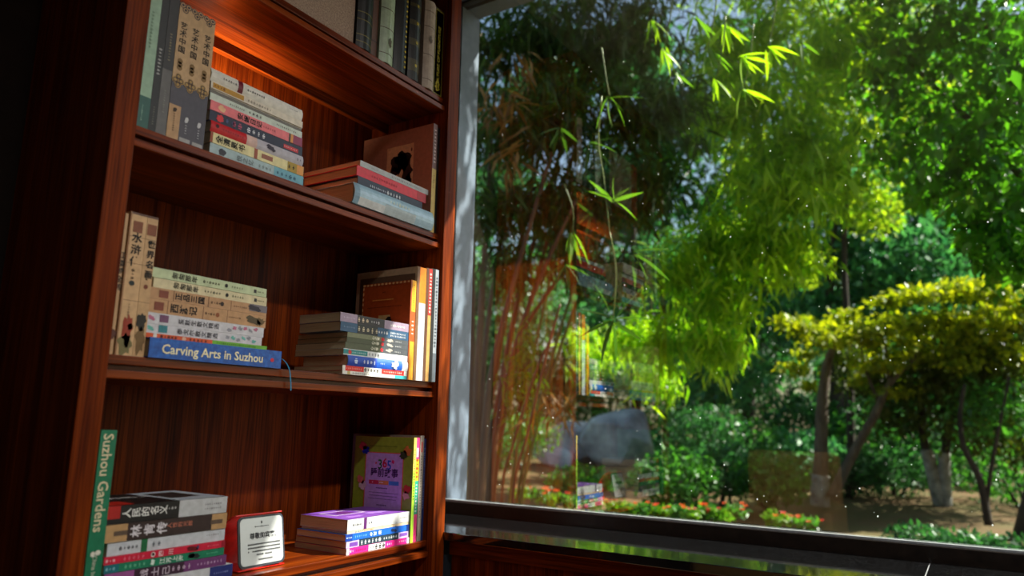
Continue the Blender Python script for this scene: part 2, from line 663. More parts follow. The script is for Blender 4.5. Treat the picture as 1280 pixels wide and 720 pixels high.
def add_text(V, F, s, org, right, upv, size, stack=False, bold=0.012, pitch=1.08):
    """append glyph geometry; stack=True writes one character under another"""
    right, upv, org = Vector(right), Vector(upv), Vector(org)
    parts = [(ch, (len(s)-1)/2*pitch-i*pitch) for i, ch in enumerate(s)] if stack else [(s, 0)]
    for ch, dy in parts:
        if ch == ' ':
            continue
        v, f = glyphs(ch, bold)
        b = len(V)
        for a, c in v:
            V.append(org+right*(a*size)+upv*((c+dy)*size))
        F.extend(tuple(i+b for i in q) for q in f)


def add_quad(V, F, org, right, upv, w, h):
    right, upv, org = Vector(right), Vector(upv), Vector(org)
    b = len(V)
    for a, c in ((-.5, -.5), (.5, -.5), (.5, .5), (-.5, .5)):
        V.append(org+right*(a*w)+upv*(c*h))
    F.append((b, b+1, b+2, b+3))


def add_blob(V, F, org, right, upv, w, h, seed=0, rough=0.25, n=18):
    r = random.Random(seed)
    right, upv, org = Vector(right), Vector(upv), Vector(org)
    b = len(V)
    V.append(org)
    for i in range(n):
        t = 2*math.pi*i/n
        k = 1+r.uniform(-rough, rough)
        V.append(org+right*(math.cos(t)*w/2*k)+upv*(math.sin(t)*h/2*k))
    for i in range(n):
        F.append((b, b+1+i, b+1+(i+1) % n))


def spine_curve(T, bulge, off=0.0, n=6):
    if bulge <= 0:
        return [(0+0.0, -off), (T, -off)]
    return [(T*i/n, -bulge*math.sin(math.pi*i/n)-off) for i in range(n+1)]


class Book:
    """axes: 'flat' thickness=z length=x; 'stand' thickness=x length=z; 'face' cover towards the viewer"""

    def __init__(self, mode, lo, L, T, D, col, label, hard=False, bulge=0.0, rough=0.42, rotz=0.0,
                 cover=None, group=None, pages=True, coat=0.0, name='book'):
        self.mode, self.L, self.T, self.D, self.bulge = mode, L, T, D, bulge
        self.root = empty(name, lo, label, 'book', group)
        self.root.rotation_euler = (0, 0, math.radians(rotz))
        self.n = {}
        t = 0.0022 if hard else 0.0006
        e = 0.003 if hard else 0.0004
        outer = [(0, D)]+spine_curve(T, bulge)+[(T, D)]
        k = len(outer)
        inner = []
        for i, (a, c) in enumerate(outer):
            if i == 0:
                inner.append((t, D))
            elif i == k-1:
                inner.append((T-t, D))
            else:
                inner.append((min(max(a, t), T-t), c+t))
        V, F = [], []
        for b in (0, L):
            for a, c in outer:
                V.append(self.mp(a, b, c))
            for a, c in inner:
                V.append(self.mp(a, b, c))
        for i in range(k-1):
            F.append((i, i+1, 2*k+i+1, 2*k+i))
            F.append((k+i, k+i+1, 3*k+i+1, 3*k+i))
            F.append((i, i+1, k+i+1, k+i))
            F.append((2*k+i, 2*k+i+1, 3*k+i+1, 3*k+i))
        F.append((0, k, 3*k, 2*k))
        F.append((k-1, 2*k-1, 4*k-1, 3*k-1))
        cm = cover or paper(col, rough, 'book_cover', 0.45, coat)
        link('cover', pymesh('cover', V, F), cm, self.root)
        if pages:
            P0, P1 = self.mp(t, e, t), self.mp(T-t, L-e, D-e)
            lo2 = [min(P0[i], P1[i]) for i in range(3)]
            hi2 = [max(P0[i], P1[i]) for i in range(3)]
            link('pages', boxmesh('pages', lo2, hi2), PAGES[{'flat': 'z', 'stand': 'x', 'face': 'y'}[mode]], self.root)

    def mp(self, a, b, c):
        if self.mode == 'flat':
            return Vector((b, c, a))
        if self.mode == 'stand':
            return Vector((a, c, b))
        return Vector((c, a, b))

    def frac(self, f):
        return f*self.L if self.mode == 'flat' else (1-f)*self.L      # 0 = left / top

    def band(self, f0, f1, col, a0=0.0, a1=1.0, name='spine_band', rough=0.42, off=0.0003):
        if (a0 > 0 or a1 < 1) and off == 0.0003:
            off = 0.0005
        b0, b1 = self.frac(f0), self.frac(f1)
        T = self.T
        V, F = [], []
        if self.bulge > 0 and a0 == 0 and a1 == 1:
            c = spine_curve(T, self.bulge, off)
        else:
            bb = self.bulge
            c = [(a0*T, -bb-off), (a1*T, -bb-off)] if bb == 0 else [(a0*T+(a1-a0)*T*i/4, -bb*math.sin(math.pi*(a0+(a1-a0)*i/4))-off) for i in range(5)]
        k = len(c)
        for b in (b0, b1):
            V += [self.mp(a, b, y) for a, y in c]
            V += [self.mp(a, b, y+off*.9) for a, y in c]
        for i in range(k-1):
            F.append((i, i+1, 2*k+i+1, 2*k+i))
            F.append((k+i, k+i+1, 3*k+i+1, 3*k+i))
            F.append((i, i+1, k+i+1, k+i))
            F.append((2*k+i, 2*k+i+1, 3*k+i+1, 3*k+i))
        F.append((0, k, 3*k, 2*k))
        F.append((k-1, 2*k-1, 4*k-1, 3*k-1))
        link(name, pymesh(name, V, F), paper(col, rough, 'book_cover', 0.45), self.root)
        return self

    def text(self, s, f, size, col, how='rot', a=0.5, bold=0.012, name='title', pitch=1.08):
        """how: rot = stacked characters turned with the spine, lat = Latin reading along the spine"""
        V, F = [], []
        org = self.mp(self.T*a, self.frac(f), -self.bulge-0.0007)
        if self.mode == 'flat':
            if how == 'rot':
                add_text(V, F, s, org, (0, 0, 1), (-1, 0, 0), size, True, bold, pitch)
            else:
                add_text(V, F, s, org, (1, 0, 0), (0, 0, 1), size, False, bold)
        else:
            if how == 'rot':
                add_text(V, F, s, org, (1, 0, 0), (0, 0, 1), size, True, bold, pitch)
            elif how == 'up':
                add_text(V, F, s, org, (0, 0, 1), (-1, 0, 0), size, False, bold)
            else:
                add_text(V, F, s, org, (0, 0, -1), (1, 0, 0), size, False, bold)
        link(name, pymesh(name, V, F), flat(col), self.root)
        return self

    def marks(self, f0, f1, col, a=0.5, size=0.003, seed=1, name='small_print', w=None):
        """row of tiny print too small to read"""
        r = random.Random(seed)
        V, F = [], []
        x = f0*self.L
        along = Vector((1, 0, 0)) if self.mode == 'flat' else Vector((0, 0, -1))
        across = Vector((0, 0, 1)) if self.mode == 'flat' else Vector((1, 0, 0))
        while x < f1*self.L:
            ww = size*r.uniform(.35, .85)
            org = self.mp(self.T*a, self.frac(x/self.L), -self.bulge-0.0007)
            hh = size*r.uniform(.6, 1.0)
            add_quad(V, F, org, along, across, ww, hh*.35)
            add_quad(V, F, org+across*hh*.4, along, across, ww*.6, hh*.2)
            add_quad(V, F, org-across*hh*.4, along, across, ww*.8, hh*.2)
            x += size*1.15
        link(name, pymesh(name, V, F), flat(col), self.root)
        return self

    def emblem(self, f, w, h, col, a=0.5, seed=3, rough=0.2, name='emblem', lift=0.0):
        V, F = [], []
        org = self.mp(self.T*a, self.frac(f), -self.bulge-0.0006-lift)
        along = Vector((1, 0, 0)) if self.mode == 'flat' else Vector((0, 0, -1))
        across = Vector((0, 0, 1)) if self.mode == 'flat' else Vector((1, 0, 0))
        if name == 'seal':
            add_quad(V, F, org, along, across, w, h)
        else:
            add_blob(V, F, org, along, across, w, h, seed, rough)
        link(name, pymesh(name, V, F), flat(col), self.root)
        return self

    # art on the cover that shows: top of a flat book, left face of a standing one
    def cov(self, u, v, lift=0.0005):
        """u across 0..1 (left to right as seen), v 0..1 bottom to top"""
        if self.mode == 'flat':
            return Vector((u*self.L, v*self.D, self.T+lift)), Vector((1, 0, 0)), Vector((0, 1, 0))
        if self.mode == 'stand':
            return Vector((-lift, (1-u)*self.D, v*self.L)), Vector((0, -1, 0)), Vector((0, 0, 1))
        return Vector((u*self.D, -lift, v*self.L)), Vector((1, 0, 0)), Vector((0, 0, 1))

    def art_quad(self, u0, u1, v0, v1, col, lift=0.0005, name='cover_panel', rough=0.42):
        V, F = [], []
        o, r, u = self.cov((u0+u1)/2, (v0+v1)/2, lift)
        w = (self.L if self.mode == 'flat' else self.D)*(u1-u0)
        h = (self.D if self.mode == 'flat' else self.L)*(v1-v0)
        add_quad(V, F, o, r, u, w, h)
        link(name, pymesh(name, V, F), paper(col, rough, 'book_cover', 0.45), self.root)
        return self

    def art_blob(self, u, v, w, h, col, seed=0, rough=0.25, lift=0.0009, name='cover_motif', n=18):
        V, F = [], []
        o, r, up_ = self.cov(u, v, lift)
        add_blob(V, F, o, r, up_, w, h, seed, rough, n)
        link(name, pymesh(name, V, F), flat(col), self.root)
        return self

    def art_text(self, s, u, v, size, col, lift=0.0010, bold=0.015, name='cover_title', turn=False):
        V, F = [], []
        o, r, up_ = self.cov(u, v, lift)
        if turn:
            r, up_ = up_, -r
        add_text(V, F, s, o, r, up_, size, False, bold)
        link(name, pymesh(name, V, F), flat(col), self.root)
        return self

    def art_lines(self, u0, u1, v, n, dv, col, size=0.0028, seed=2, lift=0.0010):
        r_ = random.Random(seed)
        V, F = [], []
        W = self.L if self.mode == 'flat' else self.D
        for k in range(n):
            x = u0+r_.uniform(0, .06)
            x1 = u1-r_.uniform(0, .10)
            while x < x1:
                o, r, up_ = self.cov(x, v-k*dv, lift)
                add_quad(V, F, o, r, up_, size*.8, size*.55)
                x += size*1.15/W
        link('cover_text', pymesh('cover_text', V, F), flat(col), self.root)
        return self


def stand(x0, x1, y, s, ztop, D, col, label, **kw):
    return Book('stand', (x0, y, s+H), ztop-s, x1-x0, D, col, label, **kw)


def lay(x0, x1, y, z0, z1, D, col, label, **kw):
    return Book('flat', (x0, y, z0+H), x1-x0, z1-z0-0.0003, D, col, label, **kw)


BLACK, WHITE, GOLD = rgb(16, 14, 14), rgb(232, 230, 224), rgb(205, 180, 40)
INK = rgb(28, 24, 24)

# ---- top visible shelf: antique sets
s = S[1]
b = stand(1.491, 1.5305, 1.226, s, s+.27, .19, rgb(52, 42, 24), 'dark brown book with gold frame and crest at the right end of the top shelf', hard=True)
b.band(.02, .985, rgb(150, 140, 40), .05, .95, 'gold_frame')
b.band(.032, .975, rgb(44, 36, 22), .10, .90, 'spine_field', off=.0005)
b.text('CULTURE OF FURNITURE', .55, .0165, rgb(190, 175, 50), 'up')
for i, (f, w) in enumerate(((.845, .012), (.865, .020), (.885, .014), (.905, .022), (.925, .016))):
    b.emblem(f, .010, w, rgb(190, 175, 50), .5, i, .35)
b = stand(1.440, 1.4885, 1.224, s, s+.265, .19, rgb(176, 160, 148), 'pale grey cloth book with rounded spine on the top shelf', hard=True, bulge=.010, rough=.6)
for f in (.12, .3, .62, .9):
    b.band(f, f+.006, rgb(90, 76, 68))
b.emblem(.45, .02, .012, rgb(110, 92, 84), .4, 5)
b = stand(1.380, 1.427, 1.226, s, s+.25, .18, rgb(9, 9, 11), 'wide black book with gold bands, left of the pale grey cloth book', hard=True, bulge=.009)
for f0, f1 in ((.1, .14), (.3, .36), (.52, .6), (.76, .90)):
    b.band(f0, f1, rgb(70, 62, 26))
    b.text('※', (f0+f1)/2, .016, GOLD, name='gold_tooling')
b = stand(1.323, 1.372, 1.226, s, s+.255, .18, rgb(9, 9, 11), 'slim black book with a gold dotted spine between the pale green and black books', hard=True, bulge=.009)
for i in range(16):
    b.emblem(.06+.058*i, .006, .007, GOLD, .72, i)
b = stand(1.268, 1.320, 1.226, s, s+.262, .18, rgb(170, 190, 165), 'pale green-grey vellum book with dark raised lines on the top shelf', hard=True, bulge=.010, rough=.35)
for f in (.2, .42, .63, .9):
    b.band(f, f+.008, rgb(96, 84, 70))
b.emblem(.78, .03, .012, rgb(90, 88, 70), .55, 9)
b = stand(1.241, 1.266, 1.232, s, s+.25, .17, rgb(96, 60, 44), 'narrow brown leather book between the black and the pale green book', hard=True)
b.band(.8, .815, rgb(60, 36, 26))
b = stand(1.185, 1.239, 1.226, s, s+.258, .18, rgb(9, 9, 11), 'black leather book with gold lines right of the speckled tan book', hard=True, bulge=.010)
for f in (.2, .4, .62, .70, .86, .93):
    b.band(f, f+.010, rgb(120, 108, 50))
b = Book('face', (.935, 1.232, s+H), .25, .03, .247, rgb(150, 126, 112), 'large speckled tan book facing out on the top shelf', hard=True,
         cover=mottled('speckled_tan_cover', rgb(120, 98, 88), rgb(186, 160, 142), 240, .7, .1))
b = stand(.880, .932, 1.228, s, s+.25, .18, rgb(170, 24, 20), 'red book left of the speckled tan book on the top shelf', hard=True)
b.marks(.2, .5, GOLD, .5, .006)

# ---- second shelf, left: standing
s = S[2]
b = stand(.660, .688, 1.224, s, s+.30, .2, rgb(150, 182, 158), 'tall pale green book at the left end of the second shelf')
b.band(.80, 1.0, rgb(40, 92, 84))
b.marks(.25, .5, rgb(110, 140, 120), .5, .006, 3).marks(.86, .96, rgb(150, 190, 170), .5, .003, 4)
b = stand(.6885, .7025, 1.224, s, s+.292, .2, rgb(28, 29, 33), 'slim black book beside the tall pale green book')
b.marks(.05, .12, WHITE, .5, .009, 5).marks(.45, .62, rgb(190, 190, 190), .5, .006, 6).marks(.84, .96, rgb(120, 120, 110), .5, .004, 7)
b = stand(.703, .7225, 1.224, s, s+.285, .2, rgb(98, 96, 96), 'charcoal grey book beside the slim black book')
b.band(0, .55, rgb(46, 45, 48))
b.marks(.3, .5, rgb(150, 140, 110), .5, .005, 8).marks(.7, .86, rgb(140, 138, 134), .5, .004, 9)
for i, (x0, x1, lab) in enumerate(((.7235, .7475, 'patterned tan and slate book with a tan foot, left of the three alike'),
                                    (.7485, .7755, 'patterned tan and slate book in the middle of the three alike'),
                                    (.7765, .8035, 'patterned tan and slate book right of the three alike, touching the white stack'))):
    b = stand(x0, x1, 1.224+.002*i, s, .779, .2, rgb(76, 72, 84), lab, group='patterned novel set on the second shelf')
    b.band(.0, .58, rgb(196, 160, 118), name='tan_field')
    for ff, aa in ((.015, .25), (.015, .75), (.045, .5)):
        for q, (k_, c_) in enumerate(((1, rgb(74, 66, 70)), (.72, rgb(196, 160, 118)), (.44, rgb(74, 66, 70)))):
            b.emblem(ff, .0125*k_, .0125*k_, c_, aa, 1, 0, 'scallop', .00012*q)
    b.text('艺术中国', .255, .0150, rgb(34, 26, 22), 'rot', .5, .02)
    for q in (.43, .455, .48):
        b.emblem(q, .011, .011, rgb(130, 100, 60), .5, 2, .05, 'rosette')
    for ff, aa in ((.575, .25), (.575, .75), (.605, .5), (.545, .5)):
        for q, (k_, c_) in enumerate(((1, rgb(176, 140, 80)), (.76, rgb(76, 68, 74)), (.5, rgb(176, 140, 80)))):
            b.emblem(ff, .0125*k_, .0125*k_, c_, aa, 1, 0, 'scroll_motif', .00012*q)
    if i == 0:
        b.band(.755, 1.0, rgb(186, 146, 104), name='tan_foot')
        b.emblem(.79, .009, .008, rgb(60, 44, 34), .5, 4)
        b.marks(.82, .94, rgb(80, 60, 46), .5, .004, 3)
    else:
        b.emblem(.83, .012, .008, rgb(200, 200, 205), .5, 4)
        b.marks(.87, .94, rgb(190, 190, 196), .5, .0045, 3)
        b.band(.965, .995, rgb(160, 158, 158), .1, .9)

# ---- second shelf, left stack (top to bottom)
Y2 = 1.232
g = 'paperback stack on the second shelf'
b = lay(.806, 1.040, Y2, .6555, .6825, .16, rgb(226, 222, 214), 'thick white book with a maroon band, topmost of its stack', bulge=.004, group=g)
b.band(.27, .32, rgb(110, 10, 40)).marks(.12, .25, INK, .5, .005, 1).marks(.37, .55, INK, .5, .005, 2).marks(.84, .94, rgb(130, 130, 130), .6, .003, 3)
b = lay(.808, 1.043, Y2-.002, .6405, .6555, .16, rgb(222, 212, 196), 'thin cream book with an ochre spine label', group=g)
b.band(.02, .33, rgb(190, 140, 40), .15, .85, 'ochre_label').marks(.04, .14, rgb(120, 50, 20), .5, .006, 4).marks(.38, .62, rgb(140, 130, 118), .5, .006, 5)
b = lay(.809, 1.043, Y2+.001, .632, .6405, .16, rgb(110, 106, 100), 'very thin grey book under the cream book', group=g)
b.band(0, 1, rgb(214, 206, 194), .8, 1.0)
b = lay(.810, 1.045, Y2, .617, .632, .16, rgb(206, 216, 206), 'pale grey-green book above the pink book', group=g)
b.marks(.2, .34, rgb(90, 96, 92), .5, .004, 6).marks(.4, .55, rgb(60, 66, 64), .5, .008, 7).marks(.7, .93, rgb(60, 60, 60), .5, .0045, 8)
b = lay(.812, 1.046, Y2-.001, .597, .617, .16, rgb(236, 120, 128), 'pink diary paperback with black title in the stack', group=g)
b.text('安妮日记', .40, .0145, INK, 'rot', .5, .02).emblem(.11, .016, .013, rgb(240, 190, 150), .5, 2)
b.band(.84, .86, rgb(70, 60, 50)).band(.86, .89, rgb(214, 140, 70)).band(.89, 1.0, rgb(150, 50, 90)).marks(.55, .68, rgb(170, 70, 84), .5, .005, 3)
b = lay(.813, 1.049, Y2, .575, .597, .16, rgb(28, 32, 62), 'navy paperback with a red lettered tag in the stack', group=g)
b.emblem(.10, .016, .016, rgb(220, 60, 70), .5, 3, .2).marks(.17, .24, rgb(90, 100, 150), .5, .012, 4).marks(.24, .35, rgb(180, 80, 110), .5, .012, 5).marks(.39, .56, rgb(215, 215, 225), .5, .011, 6)
b.band(.78, .95, rgb(206, 40, 56), .2, .6, 'red_tag').marks(.79, .94, rgb(240, 200, 200), .4, .004, 7)
b = lay(.815, 1.050, Y2-.002, .552, .575, .16, rgb(186, 182, 194), 'red and grey illustrated paperback in the stack', bulge=.003, group=g)
b.band(0, .36, rgb(196, 24, 36)).band(.36, .47, rgb(214, 180, 172)).emblem(.06, .008, .008, rgb(70, 16, 20), .6, 3, .05)
b.emblem(.62, .022, .012, rgb(60, 54, 70), .55, 4, .4).marks(.12, .32, rgb(140, 16, 30), .5, .005, 7).marks(.93, .97, rgb(120, 116, 130), .5, .007, 8)
b = lay(.817, 1.054, Y2-.003, .530, .552, .16, rgb(226, 214, 160), 'cream paperback with brushed black title, second from the bottom', group=g)
b.band(0, .025, rgb(150, 70, 40)).text('全清灵书', .20, .0165, INK, 'rot', .5, .02).band(.44, .475, rgb(156, 74, 48)).band(.52, .64, rgb(150, 90, 70), .3, .75, 'tag')
b.band(.81, .92, rgb(170, 140, 40)).band(.92, 1.0, rgb(220, 150, 70)).marks(.83, .91, INK, .5, .010, 3)
b = lay(.819, 1.056, Y2-.002, .506, .530, .16, rgb(168, 190, 196), 'pale blue paperback at the bottom of the second shelf stack', group=g)
b.emblem(.12, .016, .014, rgb(70, 70, 80), .5, 6).text('悦之忆', .35, .013, rgb(110, 120, 124), 'rot').marks(.5, .65, rgb(120, 130, 132), .5, .008, 3)
b.band(.66, 1.0, rgb(110, 170, 190)).marks(.70, .94, rgb(40, 80, 110), .5, .010, 4)

# ---- second shelf, right
b = stand(1.5165, 1.5308, 1.226, s, s+.31, .2, rgb(24, 20, 20), 'thin black book pressed against the right side of the second shelf')
b.marks(.2, .42, rgb(70, 60, 58), .5, .006, 3)
b = stand(1.4985, 1.516, 1.223, s, s+.315, .265, rgb(168, 112, 88), 'large brown picture book with a dark tree print, standing on the second shelf')
b.band(0, .42, rgb(112, 84, 84)).band(.42, 1.0, rgb(196, 170, 100)).marks(.06, .36, rgb(220, 200, 200), .5, .009, 3).marks(.46, .6, rgb(150, 120, 60), .5, .006, 4)
b.art_quad(.36, .74, .24, .86, rgb(220, 172, 130), name='print_panel')
for i, (u, v, w, h) in enumerate(((.52, .68, .055, .05), (.60, .70, .06, .06), (.66, .60, .035, .09), (.48, .62, .03, .03), (.68, .46, .022, .09), (.60, .37, .028, .02), (.57, .74, .05, .03))):
    b.art_blob(u, v, w, h, rgb(36, 22, 20), i+20, .3)
b.art_blob(.71, .80, .006, .012, rgb(120, 60, 40), 3)
b = lay(1.224, 1.475, 1.230, .5585, .5845, .19, rgb(24, 34, 64), 'navy hardback with white lettering in the right stack of the second shelf', hard=True, rotz=.8)
b.marks(.18, .42, rgb(190, 196, 210), .5, .006, 5).marks(.44, .66, rgb(225, 228, 235), .5, .010, 6)
b = lay(1.219, 1.488, 1.230, .5845, .6105, .19, rgb(206, 30, 56), 'red hardback second from the top of the right stack', hard=True, rotz=.5)
b.band(.86, 1.0, rgb(170, 20, 40)).marks(.2, .55, rgb(160, 18, 40), .5, .008, 7)
b = lay(1.228, 1.497, 1.2295, .6105, .6255, .2, rgb(190, 178, 166), 'grey paperback on top of the right stack on the second shelf', rotz=.6)
b.band(0, 1, rgb(168, 172, 174)).marks(.12, .24, rgb(110, 112, 116), .5, .003, 8).marks(.44, .9, rgb(110, 112, 116), .5, .006, 9)
b = lay(1.194, 1.4965, 1.215, .5065, .5575, .135, rgb(150, 182, 204), 'pale blue jacketed hardback at the bottom of the right stack', hard=True, bulge=.008, rough=.22, coat=.6)
b.band(.0, .06, rgb(120, 150, 170)).band(.36, .75, rgb(168, 182, 190), 0, .45, 'jacket_patch').band(.06, .36, rgb(196, 200, 204), 0, .35, 'jacket_patch').marks(.42, .66, rgb(190, 200, 180), .65, .010, 4)

# ---- third shelf, left: standing
s = S[3]
b = stand(.657, .6725, 1.224, s, s+.246, .17, rgb(190, 150, 106), 'tan paperback half hidden behind the left upright of the bookcase', group='classic novels in tan covers')
b.text('红楼梦全传', .42, .013, INK, 'rot', .75).emblem(.86, .016, .02, rgb(90, 54, 44), .6, 2)


def classic(b, small=False):
    b.band(0, .015, rgb(96, 60, 44))
    b.emblem(.10, .020, .017, rgb(132, 78, 54), .5, 1, .06, 'seal')
    b.band(.17, .173, rgb(120, 88, 60))
    b.band(.36, .363, rgb(120, 88, 60))
    b.band(.62, .623, rgb(120, 88, 60))


b = stand(.675, .7055, 1.222, s, s+.251, .17, rgb(204, 164, 118), 'tan paperback lettered with three large characters, left of the stack', group='classic novels in tan covers')
classic(b)
b.band(0, 1, rgb(150, 104, 68), 0, .08)
b.text('水浒传', .265, .0185, INK, 'rot', .52, .025, 'title', 1.15).marks(.41, .47, rgb(90, 70, 50), .5, .006, 2).emblem(.50, .009, .010, rgb(40, 50, 50), .5, 3, .05).marks(.65, .77, rgb(120, 96, 70), .5, .004, 4)
b.emblem(.83, .05, .018, rgb(150, 56, 36), .55, 6, .35, 'figure_print').emblem(.92, .04, .026, rgb(120, 110, 70), .5, 7, .3, 'figure_print').emblem(.80, .012, .01, rgb(70, 50, 40), .7, 7, .2, 'figure_print')
b = stand(.7060, .7262, 1.222, s, s+.251, .17, rgb(196, 156, 110), 'tan art paperback beside the stack on the third shelf', group='classic novels in tan covers')
classic(b)
b.text('世界名画', .315, .015, INK, 'rot', .6, .025, 'title', 1.2).marks(.19, .25, rgb(60, 50, 40), .5, .008, 2).marks(.41, .47, rgb(90, 70, 50), .5, .005, 2).emblem(.51, .008, .008, rgb(120, 60, 40), .5, 3, .05)
b.emblem(.76, .028, .018, rgb(50, 44, 36), .45, 6, .3, 'figure_print').emblem(.88, .05, .018, rgb(120, 92, 56), .5, 7, .3, 'figure_print')

# ---- third shelf, left stack
Y3 = 1.227
g = 'stack on the blue carving book'
b = lay(.7275, .979, Y3, .2435, .2615, .145, rgb(190, 202, 160), 'pale green paperback, topmost of the stack on the third shelf', group=g)
b.text('匆匆那年', .26, .0125, INK, 'rot').marks(.42, .57, rgb(70, 70, 54), .5, .0055, 2).emblem(.615, .007, .008, INK, .5, 3, .05).marks(.67, .77, rgb(90, 100, 70), .5, .005, 3).band(.875, .9, INK, .3, .7, 'mark').marks(.91, .97, rgb(90, 90, 70), .5, .003, 5)
b = lay(.733, .982, Y3+.001, .2255, .2435, .145, rgb(214, 200, 160), 'cream paperback second from the top of the third shelf stack', group=g)
b.text('匆匆那年', .26, .0125, INK, 'rot').marks(.42, .57, rgb(70, 70, 54), .5, .0055, 4).emblem(.615, .007, .008, INK, .5, 3, .05).marks(.67, .77, rgb(90, 100, 70), .5, .005, 6).band(.875, .9, INK, .3, .7, 'mark').marks(.91, .97, rgb(90, 90, 70), .5, .003, 5)
b = lay(.729, .983, Y3, .205, .2255, .17, rgb(186, 140, 98), 'tan classic paperback with a grey horse print at its end', group=g)
b.emblem(.10, .018, .013, rgb(132, 70, 54), .5, 1, .06, 'seal').band(.175, .179, rgb(110, 70, 46)).text('正品三国', .31, .0145, INK, 'rot', .5, .022).band(.46, .464, rgb(110, 70, 46)).marks(.49, .56, rgb(90, 66, 46), .5, .005, 2).emblem(.58, .008, .009, rgb(60, 44, 40), .5, 3, .05).band(.66, .663, rgb(110, 70, 46)).marks(.69, .8, rgb(110, 80, 56), .5, .004, 3)
b.band(.83, 1, rgb(116, 108, 116), .3, 1.0, 'print').emblem(.88, .03, .012, rgb(60, 56, 66), .6, 4, .3, 'figure_print')
b = lay(.7285, .983, Y3, .180, .205, .17, rgb(190, 144, 100), 'tan classic paperback lying below the horse print paperback', group=g)
b.emblem(.075, .018, .015, rgb(132, 70, 54), .5, 1, .06, 'seal').band(.14, .144, rgb(110, 70, 46)).text('西游记', .27, .0175, INK, 'rot', .5, .022).band(.425, .429, rgb(110, 70, 46)).marks(.45, .53, rgb(90, 66, 46), .5, .005, 2).emblem(.55, .008, .009, rgb(150, 84, 50), .5, 3, .05).band(.635, .638, rgb(110, 70, 46)).marks(.66, .76, rgb(110, 80, 56), .5, .004, 3)
b.emblem(.88, .034, .017, rgb(90, 76, 54), .5, 4, .35, 'figure_print').emblem(.95, .02, .016, rgb(112, 90, 60), .45, 8, .35, 'figure_print')
for i, (z0, z1, c1, c2, lab, ti) in enumerate(((.160, .180, rgb(120, 80, 110), rgb(190, 110, 140), 'white floral paperback with plum seal and pink blossoms', '爱默生散文精选'), (.143, .160, rgb(60, 130, 140), rgb(110, 180, 170), 'white floral paperback with teal seal and green blossoms', '泰戈尔散文精选'))):
    b = lay(.728, .979-.003*i, Y3-.001, z0, z1, .145, rgb(206, 204, 210), lab, group=g)
    b.emblem(.125, .017, .013, c1, .55, i, .12, 'seal').text(ti, .41, .0115, rgb(70, 66, 74), 'rot', .5, .008).emblem(.03, .012, .009, c2, .5, 4, .4, 'blossom')
    for q in range(6):
        b.emblem(.67+.05*q, .009, .007, c2 if q % 2 else rgb(150, 150, 160), rnd.uniform(.3, .7), q+i, .45, 'blossom')
b = lay(.7285, .989, Y3-.002, .1345, .143, .15, rgb(220, 84, 34), 'thin orange and green booklet lying on the blue carving book', group=g)
b.band(.51, 1.0, rgb(110, 180, 50)).band(.05, .075, rgb(220, 210, 200)).marks(.11, .24, rgb(80, 24, 14), .5, .006, 2).emblem(.28, .009, .007, rgb(235, 180, 150), .5, 1).marks(.33, .46, rgb(80, 24, 14), .5, .007, 3).marks(.55, .9, rgb(60, 120, 30), .5, .004, 4)
b = Book('flat', (.730, 1.214, .099+H), .289, .0355, .205, rgb(20, 84, 170), 'blue hardback lettered Carving Arts in Suzhou, bottom of its stack', hard=True, rough=.35,
         cover=mottled('blue_jacket', rgb(14, 62, 140), rgb(36, 104, 196), 90, .35), group=g)
b.text('Carving Arts in Suzhou', .46, .0235, rgb(240, 234, 196), 'lat', .48, .018)
b.emblem(.92, .009, .008, rgb(206, 50, 70), .45, 2, .05)
rb = [(0, 0, 0), (.010, -.004, -.004), (.018, -.012, -.02), (.022, -.015, -.045), (.024, -.016, -.066)]
P = smoothpath([Vector(q)+Vector((.287, .004, .022)) for q in rb], 5)
V, F = [], []
for i, p in enumerate(P):
    V += [p+Vector((-.0018, 0, 0)), p+Vector((.0018, 0.001, 0)), p+Vector((.0018, .0016, 0)), p+Vector((-.0018, .0006, 0))]
    if i:
        for q in range(4):
            F.append((4*i-4+q, 4*i-4+(q+1) % 4, 4*i+(q+1) % 4, 4*i+q))
o = link('ribbon_marker', pymesh('ribbon', V, F), paper(rgb(40, 130, 170), .5, 'ribbon'), b.root)
o['label'] = 'teal ribbon bookmark hanging over the shelf edge'

# ---- third shelf, right: standing
b = stand(1.5005, 1.5275, 1.208, s, .402, .2, rgb(150, 156, 164), 'black and silver spined book at the right end of the third shelf')
b.band(0, 1, rgb(26, 26, 30), 0, .45).band(.75, 1, rgb(90, 96, 104), .45, 1.0).marks(.08, .7, rgb(70, 76, 86), .72, .008, 5)
b = stand(1.4745, 1.499, 1.208, s, .399, .2, rgb(196, 150, 84), 'red and tan spined book left of the black and silver one')
b.band(0, .42, rgb(166, 34, 30), .45, 1).band(0, 1.0, rgb(90, 54, 34), 0, .45).marks(.05, .4, rgb(235, 220, 210), .75, .008, 6)
b = stand(1.4365, 1.4735, 1.208, s, .396, .215, rgb(206, 176, 140), 'large pale cream picture book with orange and silver spine')
b.band(0, .32, rgb(238, 130, 22), .3, 1.0).band(.32, 1.0, rgb(184, 190, 200), .3, 1.0).band(0, 1.0, rgb(120, 84, 56), 0, .3)
b.art_quad(.06, .97, .05, .94, rgb(110, 84, 66), name='cover_field')
b = stand(1.4135, 1.434, 1.208, s, .356, .168, rgb(176, 74, 26), 'orange picture book with a small horse picture, standing on the third shelf')
b.band(0, .32, rgb(244, 176, 40), .25, 1).band(.32, .62, rgb(232, 84, 24), .25, 1).band(.62, 1, rgb(240, 170, 44), .25, 1).band(0, 1, rgb(176, 84, 36), 0, .25)
b.marks(.05, .3, rgb(190, 110, 30), .6, .005, 2).marks(.42, .56, WHITE, .6, .009, 3)
for i in range(13):
    b.art_blob(.03+.077*i, .985, .009, .006, rgb(230, 180, 120), i, .2, name='border_dot', n=8)
